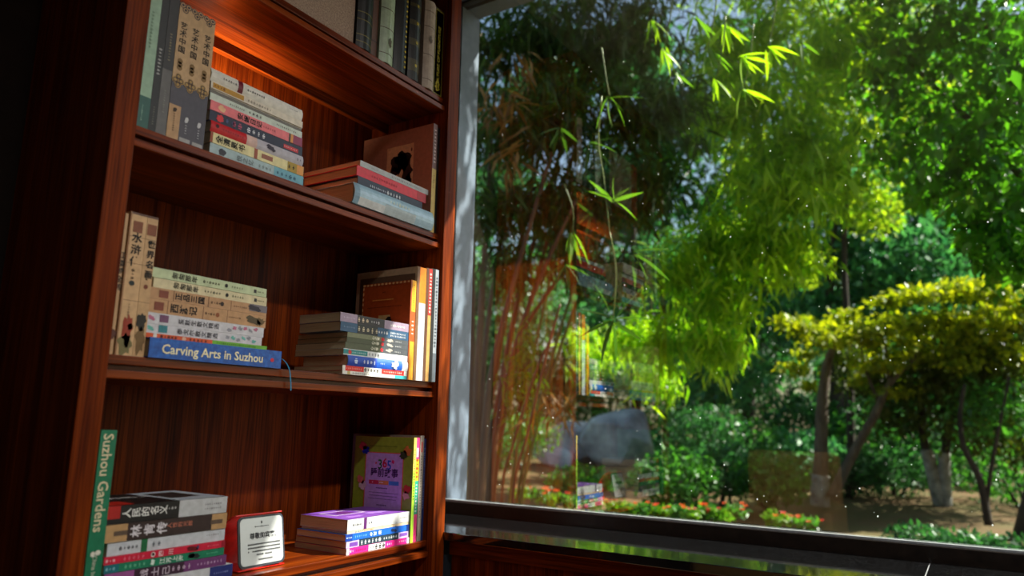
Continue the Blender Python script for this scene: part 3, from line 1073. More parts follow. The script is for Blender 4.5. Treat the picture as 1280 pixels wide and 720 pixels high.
for i in range(18):
    b.art_blob(.02, .95-.055*i, .005, .009, rgb(230, 180, 120), i, .2, name='border_dot', n=8)
b.art_lines(.38, .58, .90, 1, .03, rgb(60, 26, 14), .003)
b.art_lines(.22, .72, .82, 1, .03, rgb(226, 160, 80), .005, 3)
b.art_lines(.12, .85, .745, 1, .03, rgb(110, 40, 16), .0035, 4)
b.art_quad(.36, .60, .32, .66, rgb(206, 172, 110), name='picture_panel')
for i, (u, v, w, h) in enumerate(((.52, .45, .03, .03), (.58, .60, .022, .02), (.55, .52, .016, .03), (.46, .40, .008, .03), (.57, .38, .008, .03))):
    b.art_blob(u, v, w, h, rgb(30, 22, 20), i+40, .25)

# ---- third shelf, right stack
g = 'mixed stack on the third shelf by the orange book'
b = lay(1.1733, 1.4120, 1.2085, .2185, .2395, .135, rgb(158, 138, 160), 'mauve paperback, topmost of the right stack on the third shelf', group=g)
b.band(.23, .62, rgb(44, 38, 44)).marks(.05, .2, rgb(200, 186, 206), .5, .004, 2).marks(.25, .42, rgb(214, 190, 160), .5, .012, 3).marks(.43, .56, rgb(180, 176, 180), .5, .007, 4).marks(.72, .94, WHITE, .5, .006, 5)
b = lay(1.1753, 1.4125, 1.2085, .1965, .2185, .135, rgb(46, 82, 116), 'dark blue paperback second from the top of the right stack', group=g)
b.band(.23, .52, rgb(34, 34, 38)).marks(.05, .2, rgb(130, 150, 176), .5, .004, 2).marks(.25, .52, rgb(204, 190, 160), .5, .013, 3).marks(.54, .68, rgb(225, 226, 230), .5, .008, 4).marks(.72, .95, rgb(225, 226, 230), .62, .005, 5).marks(.72, .95, rgb(225, 226, 230), .3, .005, 6)
for i, (z0, z1, x0, x1, c, lab) in enumerate(((.185, .1965, 1.1990, 1.4125, rgb(116, 120, 92), 'olive paperback under the dark blue one'),
                                             (.173, .185, 1.1980, 1.4125, rgb(72, 78, 56), 'olive paperback in the middle of the three alike'),
                                             (.158, .173, 1.1940, 1.4125, rgb(78, 84, 62), 'olive paperback lowest of the three alike, on the white book'))):
    b = lay(x0, x1, 1.2085, z0, z1, .165, c, lab, group='olive novel set in the right stack')
    b.band(.55, 1.0, rgb(76, 80, 86)).text('心之雪', .44, .0085, rgb(236, 232, 214), 'rot', .5, .02).emblem(.555, .010, .009, rgb(206, 50, 60), .5, i, .25).emblem(.68, .022, .008, rgb(176, 168, 160), .5, i+3, .4).marks(.78, .88, rgb(210, 210, 210), .45, .004, 3)
b = lay(1.1891, 1.4125, 1.2085, .1435, .158, .16, rgb(222, 224, 226), 'white paperback with a teal strip in the right stack', group=g)
b.band(0, .35, rgb(40, 132, 136), .15, .9).emblem(.09, .01, .010, rgb(200, 60, 60), .5, 2).marks(.13, .33, rgb(190, 220, 220), .5, .004, 3).marks(.38, .54, rgb(120, 124, 130), .5, .009, 4).marks(.57, .7, rgb(150, 150, 154), .5, .004, 5)
b = lay(1.2029, 1.4125, 1.2085, .1195, .1435, .145, rgb(34, 96, 206), 'bright blue paperback with white end in the right stack', bulge=.003, group=g)
b.band(0, .46, rgb(24, 70, 176)).marks(.12, .17, rgb(200, 214, 240), .5, .012, 2).marks(.25, .42, rgb(220, 228, 246), .5, .010, 3).marks(.52, .6, rgb(220, 228, 246), .5, .005, 4).band(.90, 1.0, rgb(230, 230, 236)).emblem(.77, .022, .02, rgb(220, 226, 240), .5, 5, .4)
b = lay(1.1891, 1.4125, 1.2085, .1075, .1195, .16, rgb(214, 34, 30), 'red paperback with a white title box in the right stack', group=g)
b.band(0, .04, rgb(230, 226, 220)).band(.31, .58, rgb(236, 232, 226)).band(.95, 1, rgb(230, 226, 220)).marks(.33, .56, INK, .5, .009, 2).marks(.06, .28, rgb(240, 150, 140), .5, .005, 3).marks(.62, .92, rgb(244, 190, 180), .5, .006, 4)
b = lay(1.1901, 1.4125, 1.2085, .0992, .1075, .16, rgb(230, 228, 222), 'thin white booklet with a teal end, bottom of the right stack', group=g)
b.band(.80, 1.0, rgb(60, 180, 186)).band(.07, .11, rgb(190, 170, 110)).marks(.15, .4, rgb(120, 120, 120), .5, .004, 2)

# ---- bottom visible shelf, left
s = S[4]
b = stand(.6615, .688, 1.210, s, -.026, .21, rgb(24, 118, 82), 'tall green book lettered Suzhou Gardens at the left end of the lowest visible shelf', hard=True, rough=.4)
b.text('Suzhou Gardens', .30, .0235, rgb(226, 214, 176), 'lat', .5, .012)
b.emblem(.695, .008, .009, rgb(226, 224, 210), .65, 1, .05).emblem(.70, .008, .007, rgb(226, 224, 210), .35, 2, .05)
b.text('China International', .84, .0095, rgb(210, 210, 190), 'lat', .5, .004, 'publisher')

Y4 = 1.221
g = 'stack beside the table sign'
b = lay(.692, .922, Y4, -.1795, -.150, .17, rgb(26, 23, 24), 'black and white novel, topmost of the stack beside the green book', group=g)
b.band(.57, 1, rgb(196, 198, 200)).band(0, .10, rgb(176, 30, 24), .3, 1.0, 'red_print').text('人民的名义', .295, .0165, rgb(236, 236, 232), 'rot', .55, .014, pitch=1.0).marks(.46, .55, rgb(200, 200, 200), .6, .005, 2).marks(.8, .94, rgb(110, 110, 114), .62, .004, 3).marks(.8, .94, rgb(110, 110, 114), .35, .004, 4)
b.art_quad(.56, .99, .01, .99, rgb(186, 194, 204)).art_quad(.0, .22, .02, .35, rgb(190, 40, 28), .0006, 'red_print').art_quad(.62, .88, .25, .8, rgb(52, 42, 40), .0008, 'picture_panel').art_text('人民的名义', .28, .6, .03, rgb(200, 196, 196), turn=False)
b = lay(.693, .923, Y4-.002, -.208, -.1798, .17, rgb(58, 42, 40), 'brown biography with tan ends, second in the stack beside the sign', group=g)
b.band(0, .16, rgb(190, 150, 102)).band(.86, 1, rgb(190, 150, 102)).text('林肯传', .33, .0205, rgb(226, 220, 226), 'rot', .52, .02, pitch=1.15).text('人性的光辉', .58, .0095, rgb(200, 120, 96), 'rot', .6, .01, 'subtitle').band(.06, .16, rgb(100, 80, 66), .35, .62, 'tag').band(.85, .96, rgb(100, 80, 66), .35, .62, 'tag')
b = lay(.700, .923, Y4, -.230, -.2085, .16, rgb(204, 208, 214), 'white paperback with a small green band in the stack beside the sign', group=g)
b.band(.26, .31, rgb(30, 110, 64)).marks(.1, .25, rgb(90, 90, 96), .5, .006, 2).marks(.36, .42, rgb(80, 90, 100), .5, .009, 3).marks(.83, .95, rgb(130, 130, 136), .6, .004, 4)
b = lay(.695, .9235, Y4-.003, -.2422, -.2302, .16, rgb(214, 26, 62), 'thin red travel guide in the stack beside the sign', group=g)
b.text('四川', .475, .0098, rgb(250, 225, 228), 'rot', .5, .02, pitch=1.9).marks(.02, .09, rgb(250, 200, 210), .5, .005, 2).marks(.15, .32, rgb(240, 120, 140), .5, .007, 3).emblem(.37, .008, .009, rgb(250, 220, 220), .5, 1, .05).emblem(.37, .005, .006, rgb(60, 30, 30), .5, 1, .05).emblem(.70, .022, .009, rgb(110, 20, 30), .5, 4, .25).emblem(.745, .006, .008, rgb(80, 70, 110), .5, 5, .2)
b.band(.965, 1.0, rgb(160, 20, 44)).marks(.84, .94, rgb(240, 130, 150), .5, .003, 6)
b = lay(.697, .923, Y4-.002, -.2562, -.2424, .16, rgb(24, 128, 92), 'thin green travel guide under the red one', group=g)
b.band(0, .11, rgb(20, 110, 120)).text('江苏上海', .53, .0108, rgb(226, 240, 230), 'rot', .5, .016, pitch=1.1).marks(.02, .09, rgb(150, 210, 220), .5, .005, 2).marks(.16, .32, rgb(120, 200, 160), .5, .007, 3).emblem(.37, .007, .010, rgb(220, 240, 228), .5, 1, .3).emblem(.72, .024, .010, rgb(30, 40, 40), .5, 4, .25).emblem(.70, .012, .008, rgb(190, 190, 214), .5, 5, .2).marks(.84, .94, rgb(120, 200, 160), .5, .003, 6)
b = lay(.698, .929, Y4-.003, -.2745, -.2565, .165, rgb(116, 58, 116), 'purple handbook with pale title near the bottom of the stack', group=g)
b.band(0, .22, rgb(160, 84, 150)).band(.22, .62, rgb(60, 30, 52)).text('战士己', .385, .0155, rgb(220, 206, 220), 'rot', .5, .012, pitch=1.3).marks(.53, .68, rgb(214, 190, 210), .5, .009, 3).marks(.74, .95, rgb(206, 170, 206), .5, .006, 4)
b = lay(.698, .944, Y4-.004, -.3038, -.2747, .175, rgb(210, 212, 216), 'white and navy book at the bottom of the stack beside the sign', group=g)
b.band(.80, 1, rgb(40, 50, 120)).marks(.1, .5, rgb(90, 90, 96), .5, .01, 2).marks(.84, .96, rgb(150, 160, 210), .6, .004, 3)

# ---- bottom visible shelf, right stack
Y5 = 1.2305
g = 'stack below the purple book'
b = lay(1.256, 1.4726, Y5, -.2530, -.2278, .155, rgb(206, 206, 208), 'thick white spined book with purple cover, topmost of the lowest right stack', group=g, rough=.3)
b.art_quad(0.0, 1, 0.005, 1, rgb(118, 66, 160)).art_quad(.14, .62, .45, .84, rgb(190, 170, 196), .0007, 'print_frame').art_quad(.17, .59, .49, .80, rgb(104, 54, 150), .0009, 'print_frame').art_blob(.38, .64, .05, .045, rgb(84, 28, 100), 3, .3, .0011)
b.art_blob(.7, .3, .09, .03, rgb(150, 110, 196), 8, .4).art_blob(.25, .2, .08, .02, rgb(150, 100, 190), 9, .4)
b.band(.245, .29, rgb(92, 34, 104)).marks(.09, .22, rgb(70, 70, 76), .5, .005, 2).marks(.33, .39, rgb(80, 80, 96), .5, .006, 3).marks(.84, .95, rgb(150, 150, 156), .5, .004, 4)
b = lay(1.257, 1.4726, Y5+.001, -.2593, -.2532, .15, rgb(222, 190, 150), 'very thin cream booklet under the purple book', group=g)
b.band(.0, 1.0, rgb(226, 200, 164)).marks(.13, .25, rgb(40, 130, 150), .5, .004, 2).marks(.26, .4, rgb(150, 90, 60), .5, .004, 3)
b = lay(1.251, 1.472, Y5-.001, -.2745, -.2595, .16, rgb(30, 100, 206), 'blue travel guide in the lowest right stack', group=g)
b.band(0, .10, rgb(22, 60, 150)).band(.955, 1, rgb(20, 50, 130)).marks(.02, .09, rgb(200, 220, 245), .5, .004, 2).marks(.14, .32, rgb(110, 180, 230), .5, .006, 3).emblem(.375, .007, .008, rgb(220, 236, 250), .5, 2, .3).text('甘肃', .475, .0108, rgb(236, 242, 250), 'rot', .5, .02, pitch=1.6).emblem(.74, .02, .008, rgb(30, 50, 90), .5, 4, .4)
b = lay(1.255, 1.4726, Y5, -.290, -.2747, .165, rgb(44, 62, 76), 'dark slate paperback with lilac ends in the lowest right stack', group=g)
b.band(0, .19, rgb(190, 170, 214)).band(.05, .17, rgb(112, 66, 160), .15, .75, 'tag').band(.82, 1, rgb(200, 180, 222)).band(.84, .97, rgb(130, 84, 176), .3, .8, 'tag').marks(.23, .56, rgb(214, 220, 226), .5, .0105, 3).marks(.58, .8, rgb(214, 220, 226), .5, .0075, 4)
b = lay(1.255, 1.4726, Y5-.002, -.3038, -.2902, .17, rgb(232, 36, 138), 'hot pink paperback with a white title box, bottom of the lowest right stack', group=g)
b.band(0, .04, rgb(236, 226, 230)).band(.33, .59, rgb(232, 230, 232)).band(.96, 1, rgb(236, 226, 230)).marks(.06, .12, rgb(250, 200, 226), .5, .006, 2).marks(.15, .3, rgb(170, 20, 96), .5, .006, 3).marks(.36, .44, rgb(150, 150, 154), .5, .008, 4).marks(.45, .57, INK, .5, .011, 5).marks(.63, .7, rgb(250, 190, 220), .5, .006, 6).marks(.83, .94, rgb(250, 190, 220), .55, .006, 7)

# ---- bottom visible shelf, right standing
b = stand(1.5195, 1.530, 1.232, s, -.049, .2, rgb(36, 48, 96), 'slim navy book pressed against the right side of the lowest visible shelf')
b.marks(.1, .7, rgb(110, 124, 170), .5, .005, 2)
b = stand(1.501, 1.5165, 1.228, s, -.041, .24, rgb(142, 132, 122), 'grey-brown book left of the slim navy one')
b.band(.06, .16, rgb(150, 60, 60), .3, .7).marks(.2, .8, rgb(90, 84, 80), .5, .006, 3)
b = stand(1.4845, 1.4985, 1.228, s, -.046, .2, rgb(230, 60, 130), 'book with pink yellow and teal spine beside the green storybook')
b.band(.21, .42, rgb(244, 200, 40)).band(.42, .74, rgb(30, 160, 130)).band(.10, .19, rgb(250, 170, 200), .2, .8, 'tag').marks(.22, .4, rgb(220, 50, 40), .5, .009, 2).marks(.46, .72, WHITE, .5, .007, 3)
b = stand(1.4735, 1.4835, 1.226, s, -.046, .205, rgb(150, 172, 52), 'green 365 bedtime storybook standing with its lilac panel showing', rough=.35)
b.band(0, .32, rgb(240, 214, 90)).band(.32, 1, rgb(172, 220, 60)).marks(.12, .3, rgb(220, 60, 60), .5, .005, 2).marks(.35, .6, rgb(80, 110, 30), .5, .006, 3)
b.art_quad(.195, .845, .06, .845, rgb(226, 110, 70), .0005, 'panel_border').art_quad(.21, .83, .06, .835, rgb(196, 160, 214), .0007, 'lilac_panel')
b.art_text('3', .455, .725, .034, rgb(40, 120, 60)).art_text('6', .535, .74, .034, rgb(214, 30, 70)).art_text('5', .61, .72, .034, rgb(40, 90, 190))
b.art_blob(.385, .735, .006, .006, rgb(220, 80, 80), 1).art_blob(.67, .755, .009, .009, rgb(220, 40, 110), 2)
b.art_text('睡前故事', .535, .64, .024, rgb(70, 40, 90), .001, .02)
for i, (u, c) in enumerate(((.36, rgb(206, 50, 80)), (.53, rgb(226, 140, 80)), (.70, rgb(70, 130, 200)))):
    b.art_quad(u-.082, u+.082, .525, .565, c, .0009, 'banner').art_lines(u-.07, u+.07, .545, 1, .03, rgb(250, 235, 235), .004, i, .0011)
b.art_lines(.40, .66, .49, 1, .03, rgb(90, 60, 110), .005, 3).art_lines(.28, .78, .445, 3, .03, rgb(96, 70, 120), .003, 4)
b.art_lines(.40, .66, .325, 1, .03, rgb(90, 60, 110), .005, 5).art_lines(.26, .80, .28, 4, .03, rgb(96, 70, 120), .003, 6)
b.art_lines(.25, .75, .905, 1, .03, rgb(90, 110, 30), .003, 7)
for i, (u, v, c) in enumerate(((.14, .90, rgb(226, 90, 90)), (.19, .86, rgb(40, 70, 190)), (.90, .87, rgb(226, 130, 60)), (.84, .83, rgb(60, 70, 40)), (.13, .56, rgb(214, 110, 100)), (.17, .50, rgb(220, 190, 190)), (.92, .50, rgb(200, 60, 50)), (.90, .44, rgb(226, 170, 150)), (.92, .1, rgb(210, 60, 40)))):
    b.art_blob(u, v, .024, .022, c, i, .3)

# ------------------------------------------------------------------ table sign
sg = empty('table_sign', (.985, 1.250, s+H), 'small silver table sign with red curved back on the lowest visible shelf', 'sign')
red = paper(rgb(226, 30, 20), .35, 'red_acrylic', .5)
W = .114
prof = [(.003, .006), (.020, .104)]                       # plate bottom, top (y, z)
back = smoothpath([Vector((0, .0025, .002)), Vector((0, .060, .002)), Vector((0, .073, .014)), Vector((0, .075, .045)), Vector((0, .064, .078)), Vector((0, .042, .100)), Vector((0, .022, .108))], 5)
V, F = [], []
n = len(back)
for i, p in enumerate(back):
    d = (back[min(i+1, n-1)]-back[max(i-1, 0)]).normalized()
    nn = Vector((0, -d.z, d.y))
    for x in (0, W):
        V += [Vector((x, p.y, p.z)), Vector((x, p.y, p.z))+nn*.002]
for i in range(n-1):
    a, c = 4*i, 4*i+4
    F += [(a, a+2, c+2, c), (a+1, a+3, c+3, c+1), (a, a+1, c+1, c), (a+2, a+3, c+3, c+2)]
F += [(0, 1, 3, 2), (4*n-4, 4*n-3, 4*n-1, 4*n-2)]
link('back_shell', pymesh('back_shell', V, F, False), red, sg)
e_u = Vector((0, prof[1][0]-prof[0][0], prof[1][1]-prof[0][1]))
PH = e_u.length
e_u.normalize()
e_n = Vector((0, -e_u.z, e_u.y))
P0 = Vector((0, prof[0][0], prof[0][1]))


def rounded(w, h, r, n=5):
    out = []
    for cx, cy, a0 in ((w-r, r, -90), (w-r, h-r, 0), (r, h-r, 90), (r, r, 180)):
        for i in range(n+1):
            a = math.radians(a0+90*i/n)
            out.append((cx+r*math.cos(a), cy+r*math.sin(a)))
    return out


def plate(nm, inset, d0, d1, mt, r):
    pts = rounded(W-2*inset, PH-2*inset, r)
    V = [P0+Vector((inset+a, 0, 0))+e_u*(inset+c)+e_n*d for d in (d0, d1) for a, c in pts]
    k = len(pts)
    F = [tuple(range(k)), tuple(range(k, 2*k))]+[(i, (i+1) % k, k+(i+1) % k, k+i) for i in range(k)]
    return link(nm, pymesh(nm, V, F), mt, sg)


plate('dark_rim', 0, 0, .003, paper(rgb(46, 50, 60), .3, 'rim'), .012)


def brushed():
    mt, t, out = newmat('brushed_silver')
    p = t.nodes.new('ShaderNodeBsdfPrincipled')
    p.inputs['Base Color'].default_value = (*rgb(200, 202, 204), 1)
    p.inputs['Metallic'].default_value = 0.55
    p.inputs['Roughness'].default_value = 0.38
    tc = t.nodes.new('ShaderNodeTexCoord')
    n = t.nodes.new('ShaderNodeTexNoise')
    n.inputs['Scale'].default_value = 400
    bmp = t.nodes.new('ShaderNodeBump')
    bmp.inputs['Strength'].default_value = 0.03
    t.links.new(tc.outputs['Object'], n.inputs['Vector'])
    t.links.new(n.outputs['Fac'], bmp.inputs['Height'])
    t.links.new(bmp.outputs[0], p.inputs['Normal'])
    t.links.new(p.outputs[0], out.inputs['Surface'])
    return mt


plate('silver_plate', .0045, .003, .0038, brushed(), .009)
V, F = [], []


def sp(u, v):
    return P0+Vector((u*W, 0, 0))+e_u*(v*PH)+e_n*.0044


add_text(V, F, '尊敬的宾客,', sp(.52, .60), (1, 0, 0), e_u, .0125, False, .02)
for k in range(9):
    add_quad(V, F, sp(.36+.035*k, .78), (1, 0, 0), e_u, .0026, .0026 if k in (0, 4) else .0016)
add_blob(V, F, sp(.5, .86), (1, 0, 0), e_u, .003, .006, 3)
r_ = random.Random(4)
for k, (a0, a1) in enumerate(((.2, .9), (.2, .9), (.2, .9), (.38, .74), None or (.42, .70))):
    v = .44-.068*k-(.03 if k == 4 else 0)
    x = a0
    while x < a1:
        if r_.random() > .06:
            add_quad(V, F, sp(x, v), (1, 0, 0), e_u, .0027, .0011)
            add_quad(V, F, sp(x, v+.011), (1, 0, 0), e_u, .0020, .0008)
            add_quad(V, F, sp(x, v-.011), (1, 0, 0), e_u, .0024, .0008)
        x += .031
link('lettering', pymesh('lettering', V, F), flat(rgb(50, 52, 56)), sg)
#GARDEN
# ------------------------------------------------------------------ garden
def leaf_mat(name, c1, c2, trans, tmix=0.45, rough=0.4):
    mt, t, out = newmat(name)
    ge = t.nodes.new('ShaderNodeNewGeometry')
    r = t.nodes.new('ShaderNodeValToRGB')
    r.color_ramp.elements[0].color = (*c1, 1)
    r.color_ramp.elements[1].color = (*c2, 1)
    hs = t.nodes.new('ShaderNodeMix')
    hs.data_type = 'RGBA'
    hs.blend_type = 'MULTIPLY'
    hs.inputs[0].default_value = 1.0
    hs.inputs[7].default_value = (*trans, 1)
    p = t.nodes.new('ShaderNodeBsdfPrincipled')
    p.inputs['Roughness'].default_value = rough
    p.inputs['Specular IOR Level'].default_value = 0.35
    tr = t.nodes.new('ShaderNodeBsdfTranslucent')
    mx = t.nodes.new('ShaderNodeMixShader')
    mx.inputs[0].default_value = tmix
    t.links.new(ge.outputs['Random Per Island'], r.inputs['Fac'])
    t.links.new(r.outputs['Color'], p.inputs['Base Color'])
    t.links.new(r.outputs['Color'], hs.inputs[6])
    t.links.new(hs.outputs[2], tr.inputs['Color'])
    t.links.new(p.outputs[0], mx.inputs[1])
    t.links.new(tr.outputs[0], mx.inputs[2])
    t.links.new(mx.outputs[0], out.inputs['Surface'])
    return mt


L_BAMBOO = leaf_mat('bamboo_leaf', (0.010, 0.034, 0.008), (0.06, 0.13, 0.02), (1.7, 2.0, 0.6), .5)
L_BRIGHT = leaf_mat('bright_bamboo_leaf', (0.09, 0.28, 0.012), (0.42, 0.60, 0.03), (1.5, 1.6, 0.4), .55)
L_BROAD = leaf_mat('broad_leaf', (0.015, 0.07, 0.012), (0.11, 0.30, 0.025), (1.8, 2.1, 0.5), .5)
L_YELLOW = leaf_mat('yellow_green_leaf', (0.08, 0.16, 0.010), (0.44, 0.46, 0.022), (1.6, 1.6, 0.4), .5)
L_DEEP = leaf_mat('deep_leaf', (0.012, 0.06, 0.02), (0.06, 0.19, 0.06), (1.4, 1.8, 0.9), .4)
L_BLUE = leaf_mat('blue_green_leaf', (0.02, 0.10, 0.05), (0.11, 0.30, 0.12), (1.3, 1.8, 0.9), .4)
L_SHRUB = leaf_mat('shrub_leaf', (0.02, 0.09, 0.02), (0.09, 0.26, 0.05), (1.5, 1.9, 0.6), .4)
L_DRY = leaf_mat('dry_bamboo_leaf', (0.16, 0.08, 0.02), (0.30, 0.18, 0.05), (1.4, 1.2, 0.6), .4)
L_LIGHT = leaf_mat('light_green_leaf', (0.05, 0.16, 0.016), (0.17, 0.30, 0.03), (1.5, 1.8, 0.5), .4)
BARK = mottled('bark', rgb(62, 52, 44), rgb(112, 98, 84), 14, .85, .5, stretch=(1, 1, .25))
BARK_DARK = mottled('dark_bark', rgb(34, 28, 24), rgb(66, 56, 48), 14, .85, .5, stretch=(1, 1, .25))
LIME = mottled('limewash', rgb(96, 94, 88), rgb(176, 174, 168), 7, .9, .3)
CULM = mottled('bamboo_culm', rgb(66, 44, 26), rgb(116, 76, 42), 8, .45, .1, stretch=(1, 1, .2))
CULM_G = mottled('green_culm', rgb(60, 84, 34), rgb(120, 130, 60), 8, .4, .1, stretch=(1, 1, .2))


def leaf_arrays(pos, dirs, length, width, fold=0.25, droop=0.15, cheap=False, rng=nrg):
    """many leaves as one vertex/face array; pos, dirs (N,3); length (N,)"""
    N = len(pos)
    d = dirs/np.linalg.norm(dirs, axis=1, keepdims=True)
    nrm = rng.normal(size=(N, 3))*0.55+np.array([0, 0, 1.0])
    sd = np.cross(d, nrm)
    sd /= np.linalg.norm(sd, axis=1, keepdims=True)+1e-9
    up_ = np.cross(sd, d)
    L = length[:, None]
    Wd = (length*width)[:, None]
    if cheap:
        v = np.stack([pos, pos+d*L*.45+sd*Wd/2, pos+d*L-up_*L*droop, pos+d*L*.45-sd*Wd/2], 1)
        q = np.array([[0, 1, 2, 3]])
    else:
        v = np.stack([pos, pos+d*L*.38+sd*Wd/2+up_*Wd*fold, pos+d*L-up_*L*droop, pos+d*L*.38-sd*Wd/2+up_*Wd*fold, pos+d*L*.42], 1)
        q = np.array([[0, 1, 4], [0, 4, 3], [1, 2, 4], [4, 2, 3]])
    k = v.shape[1]
    f = (q[None]+(np.arange(N)*k)[:, None, None]).reshape(-1, q.shape[1])
    return v.reshape(-1, 3), f


def npmesh(name, v, f):
    me = bpy.data.meshes.new(name)
    me.vertices.add(len(v))
    me.vertices.foreach_set('co', np.ascontiguousarray(v, dtype=np.float32).ravel())
    n = f.shape[1]
    me.loops.add(f.size)
    me.loops.foreach_set('vertex_index', np.ascontiguousarray(f, dtype=np.int32).ravel())
    me.polygons.add(len(f))
    me.polygons.foreach_set('loop_start', np.arange(0, f.size, n, dtype=np.int32))
    me.update(calc_edges=True)
    return me


def foliage(root, v, f, mat, name='foliage'):
    o = link(name, npmesh(name, v-np.array(root.location), f), mat, root)
    o['kind'] = 'stuff'
    return o


# one tunnel of sunlight to the bookcase stays open (the gap between the trees)
SUNW = -np.array(SUN_TRAVEL)


def keep_sun(pos, sparse=0.03):
    """drop leaves that hang inside the gap through which the sun reaches the bookcase corner"""
    c = np.array([1.45, 1.25, 0.05+H])
    r = pos-c
    t = r@SUNW
    q = r-t[:, None]*SUNW
    a = np.array([0., 0., 1.])-SUNW*SUNW[2]
    a /= np.linalg.norm(a)
    b = np.cross(a, SUNW)
    inside = (np.abs(q@a) < .75) & (np.abs(q@b) < .62) & (t > 0)
    return (~inside) | (nrg.random(len(pos)) < sparse)


def blob_points(center, radii, n, shell=0.55):
    p = nrg.normal(size=(n, 3))
    p /= np.linalg.norm(p, axis=1, keepdims=True)
    r = shell+(1-shell)*nrg.random(n)
    return np.array(center)+p*r[:, None]*np.array(radii)


def clump_points(clumps, n_per, shell=.3):
    return np.concatenate([blob_points(c, r, int(n_per*w), shell) for c, r, w in clumps])


def rand_dirs(n, down=0.3, spread=1.0):
    d = nrg.normal(size=(n, 3))*spread
    d[:, 2] -= down
    return d


def sprays(points, n_leaf, L, width, droop_dir=(0, 0, -1), fan=0.75):
    """bamboo-like fans of drooping blades from each point"""
    N = len(points)
    base = np.array(droop_dir)+nrg.normal(size=(N, 3))*np.array([.75, .75, .45])
    pos = np.repeat(points, n_leaf, 0)+nrg.normal(size=(N*n_leaf, 3))*L*.22
    d = np.repeat(base, n_leaf, 0)+nrg.normal(size=(N*n_leaf, 3))*fan
    ln = L*nrg.uniform(.6, 1.25, N*n_leaf)
    return pos, d, ln


# ---- ground
gv, gf = [], []
NX, NY = 46, 46
for i in range(NX):
    for j in range(NY):
        x = 2.06+((i/(NX-1))**1.6)*48
        y = -26+j/(NY-1)*62
        z = 0.06*math.sin(x*.9+y*.7)+.05*math.sin(y*1.3-x*.4)
        z *= min(1, max(0, (x-2.2)/2))
        z += max(0, (x-15)*.035)
        gv.append((x, y, z-.02))
for i in range(NX-1):
    for j in range(NY-1):
        gf.append((i*NY+j, (i+1)*NY+j, (i+1)*NY+j+1, i*NY+j+1))
ground_mat = mottled('garden_soil', rgb(104, 70, 42), rgb(78, 78, 34), 1.4, .95, .6, detail=10)
struct(link('ground', pymesh('ground', gv, gf, True), ground_mat), 'brown garden soil with patches of moss and grass', 'ground')


def tree(name, label, base, crown, n_per, L, width, mat, trunks, bark=BARK, cheap=True, down=.4, group=None, lime=None, droop=.2, shell=.3, cat='tree', spread=1.0, parts=0):
    root = empty(name, base, label, cat, group)
    for pts, r0, r1 in trunks:
        tube('trunk', pts, r0, r1, bark, root, 9, 5, base)
    if lime:
        for pts, r0, r1 in lime:
            tube('limewash_band', pts, r0*1.06, r1*1.06, LIME, root, 10, 5, base)
    if crown:
        p = clump_points(crown, n_per, shell)
        p = p[keep_sun(p)]
        d = rand_dirs(len(p), down, spread)
        v, f = leaf_arrays(p, d, L*nrg.uniform(.65, 1.3, len(p)), width, droop=droop, cheap=cheap)
        foliage(root, v, f, mat)
    return root


ONE = {}


def single_leaf(kind, L, width, droop=.18, fold=.2):
    if kind not in ONE:
        n = 6
        V, F = [], []
        for i in range(n+1):
            t = i/n
            w = width*(math.sin(math.pi*min(1, t**.75))**.9)*.5+0.001
            z = -droop*t*t
            V += [(-w, t, z+w*fold), (0, t, z), (w, t, z+w*fold)]
        for i in range(n):
            for q in (0, 1):
                F.append((3*i+q, 3*i+q+1, 3*i+q+4, 3*i+q+3))
        me = bpy.data.meshes.new('leaf')
        me.from_pydata(V, [], F)
        me.shade_smooth()
        ONE[kind] = me
    return ONE[kind]


def leaf_obj(parent, pos, d, L, kind, width, mat, roll=0.0):
    key = kind+mat.name
    me = single_leaf(key, 1.0, width)
    if not me.materials:
        me.materials.append(mat)
    d = Vector(d).normalized()
    z = Vector((rnd.uniform(-.4, .4), rnd.uniform(-.4, .4), 1))
    x = d.cross(z).normalized()
    z = x.cross(d)
    M = Matrix((x, d, z)).transposed().to_4x4()
    o = bpy.data.objects.new('leaf', me)
    COL.objects.link(o)
    o.parent = parent
    org = parent.location if parent.parent is None else parent.parent.location
    o.matrix_local = Matrix.Translation(Vector(pos)-Vector(org)) @ M @ Matrix.Rotation(roll, 4, 'Y') @ Matrix.Diagonal((L, L, L, 1))
    return o


# ---- bamboo clump at the left, near the window
bl = empty('bamboo_clump', (4.7, 2.75, 0), 'dark bamboo clump with brown stems close behind the window frame', 'bamboo')
culms = [((602, 610), (612, 480), (640, 360), (690, 190)), ((594, 612), (596, 470), (604, 330), (618, 120)), ((612, 612), (628, 500), (662, 380), (720, 250)),
         ((606, 614), (618, 520), (650, 420), (712, 330)), ((590, 610), (600, 430), (612, 250), (640, 60)), ((598, 605), (606, 440), (626, 300), (664, 100)),
         ((588, 612), (590, 440), (593, 250), (600, 40)), ((616, 615), (640, 470), (676, 330), (735, 130)), ((608, 610), (634, 440), (668, 300), (740, 60)), ((600, 600), (622, 450), (650, 310), (700, 60))]
for i, c in enumerate(culms):
    X = 4.5+.09*i
    pts = [at(px, py, X+.1*k) for k, (px, py) in enumerate(c)]
    g0 = pts[0].copy()
    g0.z = 0
    g0.y += .02
    tube('culm', [g0]+pts, .030 if i % 2 else .036, .014, CULM, bl, 8, 5, bl.location)
for c, X in ((((642, 612), (660, 540), (684, 440), (700, 380)), 4.3), (((628, 610), (640, 560), (668, 470), (690, 420)), 4.4)):
    pts = [at(px, py, X) for px, py in c]
    g0 = pts[0].copy()
    g0.z = 0
    tube('culm', [g0]+pts, .012, .008, CULM, bl, 7, 5, bl.location)
pts_ = []
